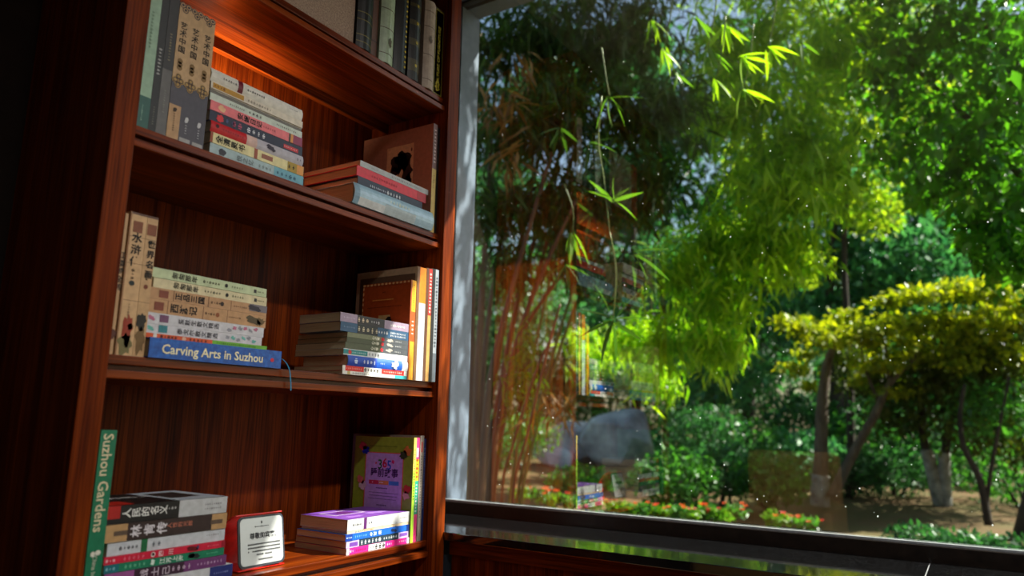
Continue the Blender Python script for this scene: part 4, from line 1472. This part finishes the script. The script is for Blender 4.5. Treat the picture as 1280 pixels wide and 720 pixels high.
for px, py, X, r, w in ((620, 60, 4.6, .55, 60), (680, 40, 4.9, .6, 80), (740, 50, 5.2, .6, 80), (800, 40, 5.4, .5, 55), (640, 160, 4.7, .5, 60), (710, 150, 5.0, .55, 80),
                        (780, 140, 5.3, .5, 70), (840, 130, 5.6, .45, 40), (620, 260, 4.8, .35, 40), (690, 250, 5.1, .45, 60), (760, 250, 5.4, .45, 55), (820, 230, 5.6, .4, 40), (660, -60, 4.9, .8, 90), (780, -60, 5.2, .8, 80),
                        (640, 330, 4.9, .3, 26), (720, 330, 5.2, .3, 26), (780, 330, 5.5, .3, 24)):
    c = at(px, py, X)
    pts_.append(blob_points(c, (r, r, r*.8), w*2, .1))
pts_ = np.concatenate(pts_)
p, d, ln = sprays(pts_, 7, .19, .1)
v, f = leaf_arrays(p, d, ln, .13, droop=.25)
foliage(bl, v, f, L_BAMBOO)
# dry yellow-brown blades among the dark ones
pd_ = np.concatenate([blob_points(at(px, py, X), (.12, .12, .16), 5, .1) for px, py, X in ((632, 120, 4.2), (648, 80, 4.3), (640, 190, 4.3), (690, 500, 4.4), (620, 140, 4.2))])
p, d, ln = sprays(pd_, 5, .22, .1, fan=.35)
v, f = leaf_arrays(p, d, ln, .12, droop=.2)
foliage(bl, v, f, L_DRY, 'dry_foliage')
# low sun-flecked leaves beside the stems
pl = np.concatenate([blob_points(at(px, py, X), (.16, .16, .25), 16, .1) for px, py, X in ((650, 470, 4.7), (662, 500, 4.7), (640, 520, 4.9), (655, 440, 4.8))])
p, d, ln = sprays(pl, 5, .13, .1, fan=.5)
v, f = leaf_arrays(p, d, ln, .15, droop=.2)
foliage(bl, v, f, L_LIGHT, 'low_foliage')


# ---- hanging sprigs in front of the window: leaves one by one
def sprig(root, px, py, X, n, L, mat, ang0, ang1, stem=None, seed=0, width=.13, back=.15):
    """fan of blades; angles in the picture plane, 0 = right, 90 = up"""
    r = random.Random(seed)
    c = at(px, py, X)
    vr = Vector((cr.x, cr.y, 0)).normalized()
    dp = Vector((fw.x, fw.y, 0)).normalized()
    tw = bpy.data.objects.new('twig', None)
    COL.objects.link(tw)
    tw.parent = root
    if stem:
        P = [at(a, b_, X+.02*k) for k, (a, b_) in enumerate(stem)]
        tube('stem', P, .0042, .0022, CULM_G, tw, 6, 4, root.location)
    for i in range(n):
        a = math.radians(ang0+(ang1-ang0)*i/max(1, n-1)+r.uniform(-9, 9))
        d = vr*math.cos(a)+Vector((0, 0, 1))*math.sin(a)+dp*r.uniform(-.45, .45)
        leaf_obj(tw, c+Vector((r.uniform(-.01, .01), r.uniform(-.012, .012), r.uniform(-.012, .012))), d, L*r.uniform(.7, 1.15), 'blade', width, mat, r.uniform(-.7, .7))


sg2 = empty('bamboo_spray', at(760, -60, 3.1), 'thin bamboo branch with separate blades hanging just outside the pane', 'bamboo branch')
sprig(sg2, 768, 252, 3.0, 7, .15, L_LIGHT, -20, 165, ((752, 120), (748, 175), (755, 225), (762, 290), (766, 310)), 1)
sprig(sg2, 766, 402, 2.9, 8, .20, L_BAMBOO, -120, 200, ((762, 290), (770, 340), (766, 402)), 2)
sprig(sg2, 716, 290, 3.0, 6, .15, L_LIGHT, -110, -60, ((705, 230), (716, 262), (716, 290)), 3)
sprig(sg2, 740, 268, 3.1, 4, .13, L_BAMBOO, 150, 250, None, 4)
sprig(sg2, 762, 120, 3.0, 5, .15, L_LIGHT, -120, 10, ((752, 60), (758, 100), (762, 120)), 5)
sprig(sg2, 735, 180, 3.1, 6, .16, L_BAMBOO, -130, 20, None, 6)
sprig(sg2, 700, 160, 3.2, 5, .17, L_BAMBOO, 200, 330, None, 7)
sprig(sg2, 792, 318, 3.2, 5, .2, L_BAMBOO, -70, 20, None, 8)
sprig(sg2, 705, 330, 3.1, 5, .14, L_BAMBOO, -150, -20, None, 9)
sg3 = empty('bamboo_spray', at(940, -60, 3.4), 'sunlit bamboo branch hanging into the top middle of the window', 'bamboo branch')
for k, (px, py, n, L, a0, a1) in enumerate(((885, 60, 7, .2, -110, -20), (905, 30, 7, .2, -120, -30), (830, 60, 5, .18, -100, -40), (845, 90, 4, .16, -110, -30), (930, 110, 5, .2, -110, -20),
                                            (925, 70, 6, .2, -90, 0), (868, 20, 6, .2, -120, -30), (815, 25, 5, .2, -120, -40), (960, 60, 6, .18, -100, -20), (1000, 55, 6, .16, -120, -30), (895, 100, 5, .17, -100, -30))):
    sprig(sg3, px, py, 3.5+.08*(k % 5), n, L*.85, L_BRIGHT if k % 3 else L_LIGHT, a0, a1, None if k % 2 else ((px+12, py-80), (px+8, py-40), (px, py)), 20+k, .14)

# ---- bright bamboo in the middle
bm_ = empty('bamboo_thicket', (5.7, 3.2, 0), 'bright yellow-green bamboo thicket in the middle of the window', 'bamboo')
for i, path in enumerate((((640, 600), (700, 300), (800, 20), (900, -90), (980, 40), (1010, 200)), ((650, 600), (730, 320), (820, 120), (900, 60), (950, 180), (960, 320)), ((655, 600), (720, 380), (800, 240), (870, 230), (900, 320), (890, 430)))):
    pp = [at(px, py, 5.6+.28*k) for k, (px, py) in enumerate(path)]
    g0 = pp[0].copy()
    g0.z = 0
    tube('culm', [g0]+pp, .018, .005, CULM_G, bm_, 7, 4, bm_.location)
pts_ = []
for px, py, X, r, w in ((910, 140, 6.4, .45, 40), (950, 120, 6.6, .6, 80), (1000, 160, 6.9, .6, 80), (945, 220, 6.6, .5, 70), (990, 240, 6.9, .55, 80), (1030, 210, 7.1, .45, 50),
                        (885, 300, 6.6, .4, 40), (940, 300, 6.8, .5, 70), (985, 320, 7.0, .38, 40), (850, 340, 6.6, .45, 55), (905, 370, 6.8, .42, 60), (830, 420, 6.8, .36, 40), (880, 430, 6.9, .36, 40), (915, 430, 7.0, .25, 22),
                        (1040, 60, 7.2, .6, 60), (960, 30, 6.8, .6, 60), (900, 50, 6.5, .45, 40), (1000, -60, 7.0, .8, 80), (900, -70, 6.8, .8, 70), (820, 470, 7.0, .3, 24), (790, 420, 6.9, .3, 24), (740, 440, 7.2, .4, 30)):
    pts_.append(blob_points(at(px, py, X), (r, r, r*.85), int(w*1.7), .1))
pts_ = np.concatenate(pts_)
pts_ = pts_[keep_sun(pts_)]
p, d, ln = sprays(pts_, 8, .19, .1)
v, f = leaf_arrays(p, d, ln, .14, droop=.25)
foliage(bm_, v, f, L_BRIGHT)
# the largest blades at its near edge, one by one
for i in range(120):
    px, py = rnd.choice([(1000, 230), (1020, 250), (985, 300), (940, 340), (915, 400), (880, 440), (1040, 215), (860, 330), (925, 330)])
    c = at(px+rnd.uniform(-40, 30), py+rnd.uniform(-40, 30), 6.3+rnd.uniform(-.3, .3))
    leaf_obj(bm_, c, (rnd.uniform(-.8, .8), rnd.uniform(-.8, .8), rnd.uniform(-1.2, -.2)), rnd.uniform(.16, .26), 'blade', .13, L_BRIGHT, rnd.uniform(-1, 1))

# ---- broad-leaved tree at the upper right
br = tree('broadleaf_tree', 'leafy broadleaf tree filling the upper right of the window', (8.6, -1.7, 0),
          [(at(px, py, X), (r, r, r*.7), w) for px, py, X, r, w in (
              (1090, 30, 7.6, .5, 1), (1150, 60, 7.4, .55, 1.2), (1220, 40, 7.2, .6, 1.3), (1270, 90, 7.0, .55, 1.2), (1110, 110, 7.8, .45, .9), (1180, 140, 7.6, .5, 1.1), (1240, 170, 7.2, .5, 1.1),
              (1130, 190, 7.8, .4, .8), (1200, 215, 7.5, .42, .9), (1260, 250, 7.1, .45, 1.0), (1160, 240, 7.8, .3, .5), (1230, 290, 7.3, .35, .7), (1275, 320, 7.0, .35, .8), (1180, -40, 7.5, .9, 1.6), (1280, -30, 7.1, .9, 1.6), (1340, 150, 6.8, .9, 1.6), (1090, -50, 7.8, .7, 1.2), (1330, 320, 6.8, .6, 1.2))],
          330, .13, .48, L_BROAD,
          [([(8.6, -1.7, 0), (8.4, -1.6, 1.5), (8.2, -1.2, 3.0), (7.9, -.5, 4.2)], .13, .05), ([(8.4, -1.6, 1.6), tuple(at(1260, 200, 7.4)), tuple(at(1190, 130, 7.5)), tuple(at(1120, 60, 7.6))], .05, .012),
           ([(8.2, -1.2, 3.0), tuple(at(1230, 30, 7.4)), tuple(at(1150, 45, 7.5)), tuple(at(1080, 60, 7.6))], .04, .01)], BARK_DARK, cheap=False, down=.55, spread=.8)
for i in range(150):
    px, py = rnd.choice([(1100, 170), (1140, 230), (1180, 240), (1200, 280), (1240, 310), (1260, 330), (1120, 120), (1090, 80), (1230, 240), (1180, 190), (1260, 40), (1210, 60)])
    c = at(px+rnd.uniform(-30, 30), py+rnd.uniform(-24, 24), 6.9+rnd.uniform(-.4, .4))
    leaf_obj(br, c, (rnd.uniform(-.9, .9), rnd.uniform(-.9, .9), rnd.uniform(-1, .1)), rnd.uniform(.10, .17), 'oval', .46, L_LIGHT if i % 3 == 0 else L_BROAD, rnd.uniform(-.8, .8))

# ---- sunlit tree glowing behind the bamboo
bs = at(1060, 560, 14)
bs.z = 0
tree('sunlit_tree', 'sunlit yellow-green tree glowing between the bamboo and the broadleaf tree', bs,
     [(at(px, py, X), (r, r, r*.8), w) for px, py, X, r, w in ((1040, 120, 13, .9, 1), (1080, 180, 13.4, .9, 1), (1060, 60, 13, .9, 1), (1090, 260, 13.8, .7, .7), (1030, 240, 13.6, .7, .7), (1000, 330, 14, .6, .5), (1110, 20, 13, 1, 1), (960, 200, 13.4, .9, .8), (920, 300, 13.8, .8, .7), (1020, 20, 13, 1, 1), (1150, 120, 13.6, .9, .7))],
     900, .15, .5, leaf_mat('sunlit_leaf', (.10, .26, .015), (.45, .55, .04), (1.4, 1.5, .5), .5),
     [([bs, at(1062, 460, 14), at(1055, 300, 13.8), at(1070, 120, 13.4)], .08, .03)], BARK_DARK)

# ---- yellow-green layered trees in the middle distance
XA, XB = 11.9, 13.2
baseA = at(1025, 634, XA)
baseA.z = 0
pads = [(at(px, py, X), (r, r, r*.2), w) for px, py, X, r, w in (
    (1000, 408, 10.9, .45, .6), (1040, 425, 11.2, .55, .8), (1085, 415, 11.4, .6, 1), (1130, 405, 11.6, .6, 1), (1110, 375, 11.4, .35, .5), (1150, 370, 11.6, .6, 1), (1200, 360, 11.8, .65, 1.1), (1250, 365, 11.8, .6, 1),
    (1180, 400, 11.8, .6, .9), (1230, 410, 12, .6, .9), (1270, 400, 12, .6, .9), (1095, 455, 11.6, .45, .6), (1150, 445, 12, .6, .8), (1210, 450, 12.2, .6, .8), (1260, 450, 12.2, .6, .8), (980, 400, 10.8, .2, .25), (1120, 490, 12, .4, .4), (1300, 380, 12, .7, 1))]
for k in range(46):
    px = rnd.uniform(985, 1300)
    py = 425-.16*(px-985)+rnd.uniform(-22, 70)
    r = rnd.uniform(.16, .36)
    pads.append((at(px, py, 11.2+rnd.uniform(0, 1.2)), (r, r, r*.35), r*1.1))
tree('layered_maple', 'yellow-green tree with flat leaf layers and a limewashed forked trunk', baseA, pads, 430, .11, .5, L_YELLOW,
     [([baseA, at(1026, 560, XA), at(1028, 500, XA), at(1034, 455, XA), at(1046, 420, XA)], .12, .05), ([at(1040, 622, XA-.1), at(1062, 575, XA-.1), at(1095, 515, XA-.1), at(1112, 480, XA), at(1150, 440, XA)], .085, .03),
      ([at(1100, 505, XA), at(1085, 470, XA), at(1075, 430, XA)], .03, .012), ([at(1112, 480, XA), at(1108, 440, XA), at(1100, 410, XA)], .025, .012)], BARK,
     lime=[([baseA, at(1025, 612, XA), at(1026, 594, XA)], .13, .118)], down=.1, shell=.1, droop=.1)
baseB = at(1176, 634, XB)
baseB.z = 0
tree('limewashed_tree', 'tree with a twin limewashed trunk standing right of the forked maple', baseB,
     [(at(px, py, XB+dx), (.9, .9, .6), 1) for px, py, dx in ((1150, 470, .2), (1210, 480, .3), (1180, 420, .5), (1250, 490, 0), (1130, 520, .6))], 700, .14, .5, L_DEEP,
     [([baseB, at(1165, 590, XB), at(1155, 550, XB), at(1148, 480, XB)], .09, .05), ([at(1180, 634, XB), at(1180, 580, XB), at(1188, 520, XB), at(1195, 460, XB)], .08, .04)], BARK_DARK,
     lime=[([baseB, at(1166, 592, XB), at(1158, 562, XB)], .10, .085), ([at(1182, 634, XB), at(1181, 600, XB), at(1180, 566, XB)], .09, .08)])
baseC = at(1236, 660, 11.0)
baseC.z = 0
tree('bent_sapling', 'thin bent sapling near the right edge of the window', baseC,
     [(at(1260, 520, 11.4), (.6, .6, .5), .7), (at(1230, 500, 11.6), (.5, .5, .4), .5)], 500, .12, .5, L_SHRUB,
     [([baseC, at(1225, 600, 11), at(1205, 560, 11), at(1200, 520, 11), at(1206, 480, 11)], .05, .02), ([at(1232, 640, 11), at(1240, 580, 11), at(1252, 520, 11), at(1262, 470, 11)], .03, .012)], BARK_DARK)

# ---- taller trees behind
for i, (px, X, lab, mt, n, tops) in enumerate((
        (1040, 18, 'blue-green tree behind the yellow maple with sky showing through', L_BLUE, 900, ((1030, 330, 1.3), (1090, 300, 1.4), (1150, 320, 1.4), (1010, 400, 1.1), (1090, 380, 1.3), (1060, 240, 1.2))),
        (1190, 20, 'tall dark tree behind the limewashed trunks', L_DEEP, 1000, ((1190, 280, 1.6), (1260, 300, 1.7), (1230, 200, 1.7), (1180, 380, 1.5), (1270, 400, 1.6), (1150, 220, 1.3))),
        (930, 19, 'dark green tree behind the bright bamboo', L_DEEP, 1000, ((900, 380, 1.6), (950, 430, 1.5), (970, 340, 1.3), (880, 470, 1.4), (840, 400, 1.5), (940, 280, 1.5))),
        (790, 22, 'deep green tree behind the boulders', L_BLUE, 1000, ((760, 420, 1.8), (820, 460, 1.6), (720, 460, 1.6), (780, 350, 1.7), (700, 390, 1.7), (840, 330, 1.6))),
        (650, 21, 'shaded tree behind the bamboo stems', L_DEEP, 900, ((640, 430, 1.8), (680, 480, 1.4), (610, 480, 1.6), (650, 350, 1.8), (620, 250, 1.9))))):
    bs = at(px, 560, X)
    bs.z = .2
    tree('garden_tree', lab, bs, [(at(a, b_, X+rnd.uniform(-.6, .8)), (r, r, r*.75), 1) for a, b_, r in tops], n, .24, .5, mt,
         [([bs, at(px+6, 480, X), at(px-4, 380, X), at(px+4, 280, X)], .2, .07)], BARK_DARK, group='trees at the back of the garden')
# far wall of woodland crowns
for i in range(9):
    X = 31+1.2*(i % 3)
    px = 560+92*i
    bs = at(px, 545, X)
    bs.z = .5
    cl = []
    for k in range(7):
        cl.append((at(px+rnd.uniform(-70, 70), 80+62*k+rnd.uniform(-20, 20), X+rnd.uniform(-1, 1)), (2.6, 2.6, 2.1), 1))
    tree('woodland_tree', ['far woodland tree furthest left behind the bamboo stems', 'far woodland tree behind the left bamboo foliage', 'far woodland tree above the boulders', 'far woodland tree left of the bright bamboo', 'far woodland tree behind the bright bamboo',
                           'far woodland tree above the forked maple', 'far woodland tree behind the blue-green tree', 'far woodland tree at the right behind the limewashed tree', 'far woodland tree furthest right'][i],
         bs, cl, 240 if i in (5, 6) else 620, .55, .55, L_BLUE if i % 2 else L_DEEP, [([bs, at(px+5, 400, X), at(px-5, 200, X)], .3, .1)], BARK_DARK, group='woodland at the far edge', shell=.2)

# olive understorey hanging below the yellow layers
tree('olive_tree', 'shaded olive-green tree hanging below the yellow leaf layers', at(1290, 640, 12.8),
     [(at(px, py, X), (r, r, r*.6), w) for px, py, X, r, w in ((1080, 470, 12.6, .6, .7), (1140, 470, 12.6, .8, 1), (1200, 470, 12.5, .9, 1.2), (1260, 470, 12.4, .9, 1.2), (1120, 520, 13.2, .6, .6), (1220, 530, 12.8, .8, .9), (1275, 540, 12.4, .8, 1), (1180, 430, 12.6, .8, 1), (1250, 420, 12.4, .8, 1), (1060, 440, 12.6, .4, .4))],
     900, .11, .5, leaf_mat('olive_leaf', (.03, .06, .008), (.11, .15, .015), (1.5, 1.6, .4), .4),
     [([(at(1290, 640, 12.8).x, at(1290, 640, 12.8).y, -.02), at(1285, 560, 12.8), at(1262, 480, 12.6), at(1215, 440, 12.6)], .08, .03)], BARK_DARK)

# blades outside, right of the view, whose shadows fall on the window reveal and the bookcase edge
sg4 = empty('bamboo_spray', (3.2, -.9, 5.2), 'loose bamboo branch hanging outside beyond the right edge of the view', 'bamboo branch')
for i in range(170):
    if i % 6 < 5:
        c0 = Vector((rnd.uniform(1.92, 2.06), 1.47, rnd.choice([rnd.uniform(-.25, .7), rnd.uniform(.6, 1.35)])+H))
    else:
        c0 = Vector((rnd.uniform(1.42, 1.60), 1.21, rnd.uniform(-.35, .6)+H))
    c1 = c0-SUN_TRAVEL*rnd.uniform(3.1, 3.7)
    leaf_obj(sg4, c1, (rnd.uniform(-.3, .3), rnd.uniform(-.4, .4), -1), rnd.uniform(.13, .22), 'wide_blade', .17, L_BAMBOO, rnd.uniform(-1.5, 1.5))
tube('stem', [(3.2, -.9, 5.2), (3.3, -.75, 4.6), (3.3, -.6, 3.6), (3.25, -.6, 2.9)], .005, .002, CULM_G, sg4, 6, 4, sg4.location)

# ---- unseen tree added so its crown keeps the left bamboo in shadow
tree('added_shade_tree', 'unseen tall tree added above the view to shade the bamboo', (9.6, -.4, 0),
     [((7.5, -.6, 7.6), (1.5, 1.6, 1.2), 2.4), ((6.6, .5, 7.2), (1.3, 1.3, .9), 1.8)],
     900, .22, .5, L_DEEP, [([(9.6, -.4, 0), (9.9, -1.2, 3), (9.3, -1.2, 5.5), (8.6, -.8, 7)], .2, .08)], BARK_DARK)

# more of the garden beyond the left edge of the view, hidden behind the bookcase from here
for i, (px, X) in enumerate(((500, 15), (400, 17), (300, 18))):
    bs = at(px, 560, X)
    bs.z = 0
    tree('garden_tree', ['dark tree just left of the bamboo stems, behind the bookcase', 'dark tree second to the left of the bamboo stems', 'dark tree furthest left beyond the bookcase'][i], bs,
         [(at(px+rnd.uniform(-60, 60), yy_, X+rnd.uniform(-.6, .6)), (1.9, 1.9, 1.5), 1) for yy_ in (80, 160, 240, 320, 400, 470, 540)], 520, .3, .5, L_DEEP if i % 2 else L_BLUE,
         [([bs, at(px, 400, X), at(px+8, 200, X)], .2, .07)], BARK_DARK, group='trees at the back of the garden')
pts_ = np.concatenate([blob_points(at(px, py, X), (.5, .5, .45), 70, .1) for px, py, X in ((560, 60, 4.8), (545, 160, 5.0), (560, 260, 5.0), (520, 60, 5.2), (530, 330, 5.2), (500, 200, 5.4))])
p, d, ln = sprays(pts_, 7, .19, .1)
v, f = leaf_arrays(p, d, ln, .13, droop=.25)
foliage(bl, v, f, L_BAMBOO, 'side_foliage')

# ---- shrubs
for i, (px, py, X, rx, rz, mt, lab) in enumerate((
        (845, 600, 9.6, .62, .42, L_SHRUB, 'rounded green shrub in front of the boulder'), (905, 588, 11, .6, .4, L_DEEP, 'dark shrub right of the rounded green shrub'),
        (850, 545, 19.5, 1.3, 1.0, L_DEEP, 'dark shrub behind the right end of the boulder'), (930, 560, 14.5, .9, .7, L_SHRUB, 'mid green shrub in front of the dark tree'),
        (1000, 545, 17, 1.2, .9, L_DEEP, 'dark shrub left of the forked maple'), (1090, 560, 17, 1.2, .9, L_SHRUB, 'low shrub behind the forked maple'), (1085, 515, 19, 1.0, .6, L_LIGHT, 'sunlit shrub glimpsed between the trunks'),
        (1215, 560, 17, 1.3, .9, L_DEEP, 'dark shrub behind the limewashed trunks'), (1270, 590, 14, 1.1, .7, L_SHRUB, 'shrub at the right edge of the window'), (1160, 515, 20, 1.2, .8, L_DEEP, 'shaded shrub between the maple and the limewashed trunks'),
        (730, 605, 11.5, .7, .3, L_SHRUB, 'low spreading shrub in front of the boulders'), (815, 606, 12, .5, .28, L_SHRUB, 'small shrub right below the boulder'), (1000, 575, 15, .9, .55, L_BLUE, 'blue-green shrub left of the forked maple'), (900, 470, 17, 1.3, 1.0, L_BLUE, 'tall blue-green shrub below the bright bamboo'), (520, 560, 11, 1.0, .7, L_SHRUB, 'shrub left of the bamboo stems, behind the bookcase'), (430, 560, 12, 1.2, .8, L_DEEP, 'dark shrub further left behind the bookcase'), (975, 490, 24, 1.6, 1.2, L_DEEP, 'dark hedge clump left of the forked maple'), (650, 545, 13, .9, .5, L_SHRUB, 'loose shrub behind the bamboo stems'), (610, 560, 12, .8, .5, L_DEEP, 'dark shrub furthest left behind the stems'), (700, 505, 24, 1.9, 1.3, L_DEEP, 'dark hedge clump behind the boulder'), (960, 600, 10.5, .55, .38, L_SHRUB, 'small shrub left of the forked maple base'), (880, 545, 13, .8, .6, L_DEEP, 'dark shrub below the bright bamboo'), (1060, 590, 13.5, .7, .35, L_DEEP, 'dark shrub between the two maple stems'), (1120, 590, 14, .9, .4, L_DEEP, 'dark low shrub right of the forked maple'),
        (870, 500, 22, 1.8, 1.2, L_SHRUB, 'hedge clump under the bright bamboo'), (760, 500, 25, 1.8, 1.2, L_DEEP, 'dark hedge clump above the boulder'), (1240, 520, 21, 1.5, 1, L_LIGHT, 'sunlit yellowish shrub behind the bent sapling'))):
    c = at(px, py, X)
    root = empty('shrub', (c.x, c.y, max(0, c.z-rz)), lab, 'shrub', 'garden shrubs')
    p = blob_points(c, (rx, rx, rz), 1500, .45)
    p = p[p[:, 2] > 0.02]
    v, f = leaf_arrays(p, rand_dirs(len(p), -.3), (.11 if X < 15 else .2)*nrg.uniform(.6, 1.3, len(p)), .5, cheap=True)
    foliage(root, v, f, mt)
    for k in range(3):
        tube('stem', [(c.x+rnd.uniform(-.1, .1), c.y+rnd.uniform(-.1, .1), -.03), (c.x+rnd.uniform(-.3, .3), c.y+rnd.uniform(-.3, .3), c.z)], .03, .012, BARK_DARK, root, 6, 3, root.location)
# clipped hedge low at the right, close under the window
for i, (px, X, n, lab) in enumerate(((1150, 8.2, 1500, 'left end clump of the low hedge at the window'), (1205, 8.0, 1700, 'middle clump of the low hedge at the window'), (1262, 7.8, 1800, 'right end clump of the low hedge at the window'))):
    c = at(px, 690, X)
    root = empty('low_hedge', (c.x, c.y, 0), lab, 'hedge', 'low hedge under the window')
    p = blob_points((c.x, c.y, .05), (.35, .36, .21), n, .5)
    p = p[p[:, 2] > 0]
    v, f = leaf_arrays(p, rand_dirs(len(p), -.5), .06*nrg.uniform(.6, 1.3, len(p)), .5, cheap=True)
    foliage(root, v, f, L_DEEP)
    tube('stem', [(c.x, c.y, -.03), (c.x, c.y, .12)], .02, .012, BARK_DARK, root, 6, 2, root.location)

# ---- boulders
ROCK = mottled('grey_rock', rgb(104, 104, 116), rgb(206, 204, 210), 1.2, .9, .8, detail=12)


def boulder(label, c, rad, seed, rotz):
    bm = bmesh.new()
    bmesh.ops.create_icosphere(bm, subdivisions=4, radius=1)
    r = random.Random(seed)
    planes = [(Vector((r.gauss(0, 1), r.gauss(0, 1), r.gauss(0, .8))).normalized(), r.uniform(.55, .88)) for _ in range(16)]
    for v in bm.verts:
        for nn, h in planes:
            d = v.co.dot(nn)-h
            if d > 0:
                v.co -= nn*d*.92
        v.co += v.co.normalized()*(.018*math.sin(5*v.co.x+seed)*math.sin(6*v.co.y+3*v.co.z)+r.uniform(-.008, .008))
        v.co = Vector((v.co.x*rad[0], v.co.y*rad[1], v.co.z*rad[2]))
    me = bpy.data.meshes.new('boulder')
    bm.to_mesh(me)
    bm.free()
    o = link('boulder', me, ROCK, None, c)
    o.rotation_euler = (0, 0, rotz)
    return tag(o, label, 'boulder', 'garden boulders')


VANG = math.atan2(-cr.x, cr.y)
c = at(775, 550, 17.5)
boulder('large grey boulder, right one of the group', (c.x, c.y, c.z), (1.0, 1.25, .85), 3, .4)
c = at(728, 556, 17.9)
boulder('grey boulder in the middle of the group', (c.x, c.y, c.z), (.9, 1.2, .80), 8, .1)
c = at(690, 566, 17.0)
o = boulder('long pale slab of rock leaning at the left of the boulders', (c.x, c.y, c.z), (.6, 1.05, .28), 5, .5)
o.rotation_euler = (.30, .05, -.5)

# ---- flowers along the bed
FL = {'orange': paper(rgb(255, 90, 20), .6, 'petal'), 'red': paper(rgb(226, 40, 34), .6, 'petal'), 'pink': paper(rgb(240, 120, 110), .6, 'petal')}
fl_spots = [(652, 612, 8.4, 'orange'), (672, 614, 8.3, 'orange'), (690, 618, 8.2, 'orange'), (712, 622, 8.3, 'red'), (790, 634, 8.4, 'red'), (806, 632, 8.2, 'orange'), (826, 636, 8.3, 'red'), (846, 636, 8.5, 'orange'),
            (868, 640, 8.4, 'pink'), (884, 636, 8.6, 'orange'), (900, 640, 8.5, 'red'), (918, 634, 8.8, 'orange'), (770, 630, 8.3, 'orange'), (740, 628, 8.4, 'pink'), (985, 648, 8.6, 'orange'), (1008, 652, 8.5, 'red'), (968, 644, 8.8, 'pink')]
where = ['first from the left', 'second from the left', 'third from the left', 'fourth from the left', 'just right of the reflected books, second', 'third right of the reflected books', 'fourth right of the reflected books', 'fifth right of the reflected books',
         'below the rounded shrub, left', 'below the rounded shrub, middle', 'below the rounded shrub, right', 'below the dark shrub', 'first right of the reflected books', 'below the boulders', 'below the forked maple, middle', 'below the forked maple, right', 'below the forked maple, left']
for i, (px, py, X, ck) in enumerate(fl_spots):
    c = at(px, py, X)
    root = empty('flowering_plant', (c.x, c.y, 0), '%s flowering plant of the bed, %s' % (ck, where[i]), 'flower', 'flowers in the bed below the window')
    top = max(.12, c.z)
    p = blob_points((c.x, c.y, top*.75), (.16, .16, top*.3), 90, .2)
    v, f = leaf_arrays(p, rand_dirs(len(p), -.6), .10*nrg.uniform(.6, 1.2, len(p)), .55, cheap=False)
    foliage(root, v, f, L_LIGHT if i % 2 == 0 else L_SHRUB)
    tube('stem', [(c.x, c.y, -.03), (c.x+.01, c.y, top)], .008, .005, CULM_G, root, 5, 2, root.location)
    for k in range(4):
        q = Vector((c.x+rnd.uniform(-.1, .1), c.y+rnd.uniform(-.14, .14), top+rnd.uniform(-.02, .05)))-root.location
        V, F = [], []
        for m_ in range(6):
            a = m_*math.pi/3
            b0 = len(V)
            e1 = Vector((math.cos(a), math.sin(a), .5)).normalized()*.04
            e2 = Vector((-math.sin(a), math.cos(a), 0))*.016
            V += [q, q+e1*.6+e2, q+e1, q+e1*.6-e2]
            F.append((b0, b0+1, b0+2, b0+3))
        link('blossom', pymesh('blossom', V, F), FL[ck], root)
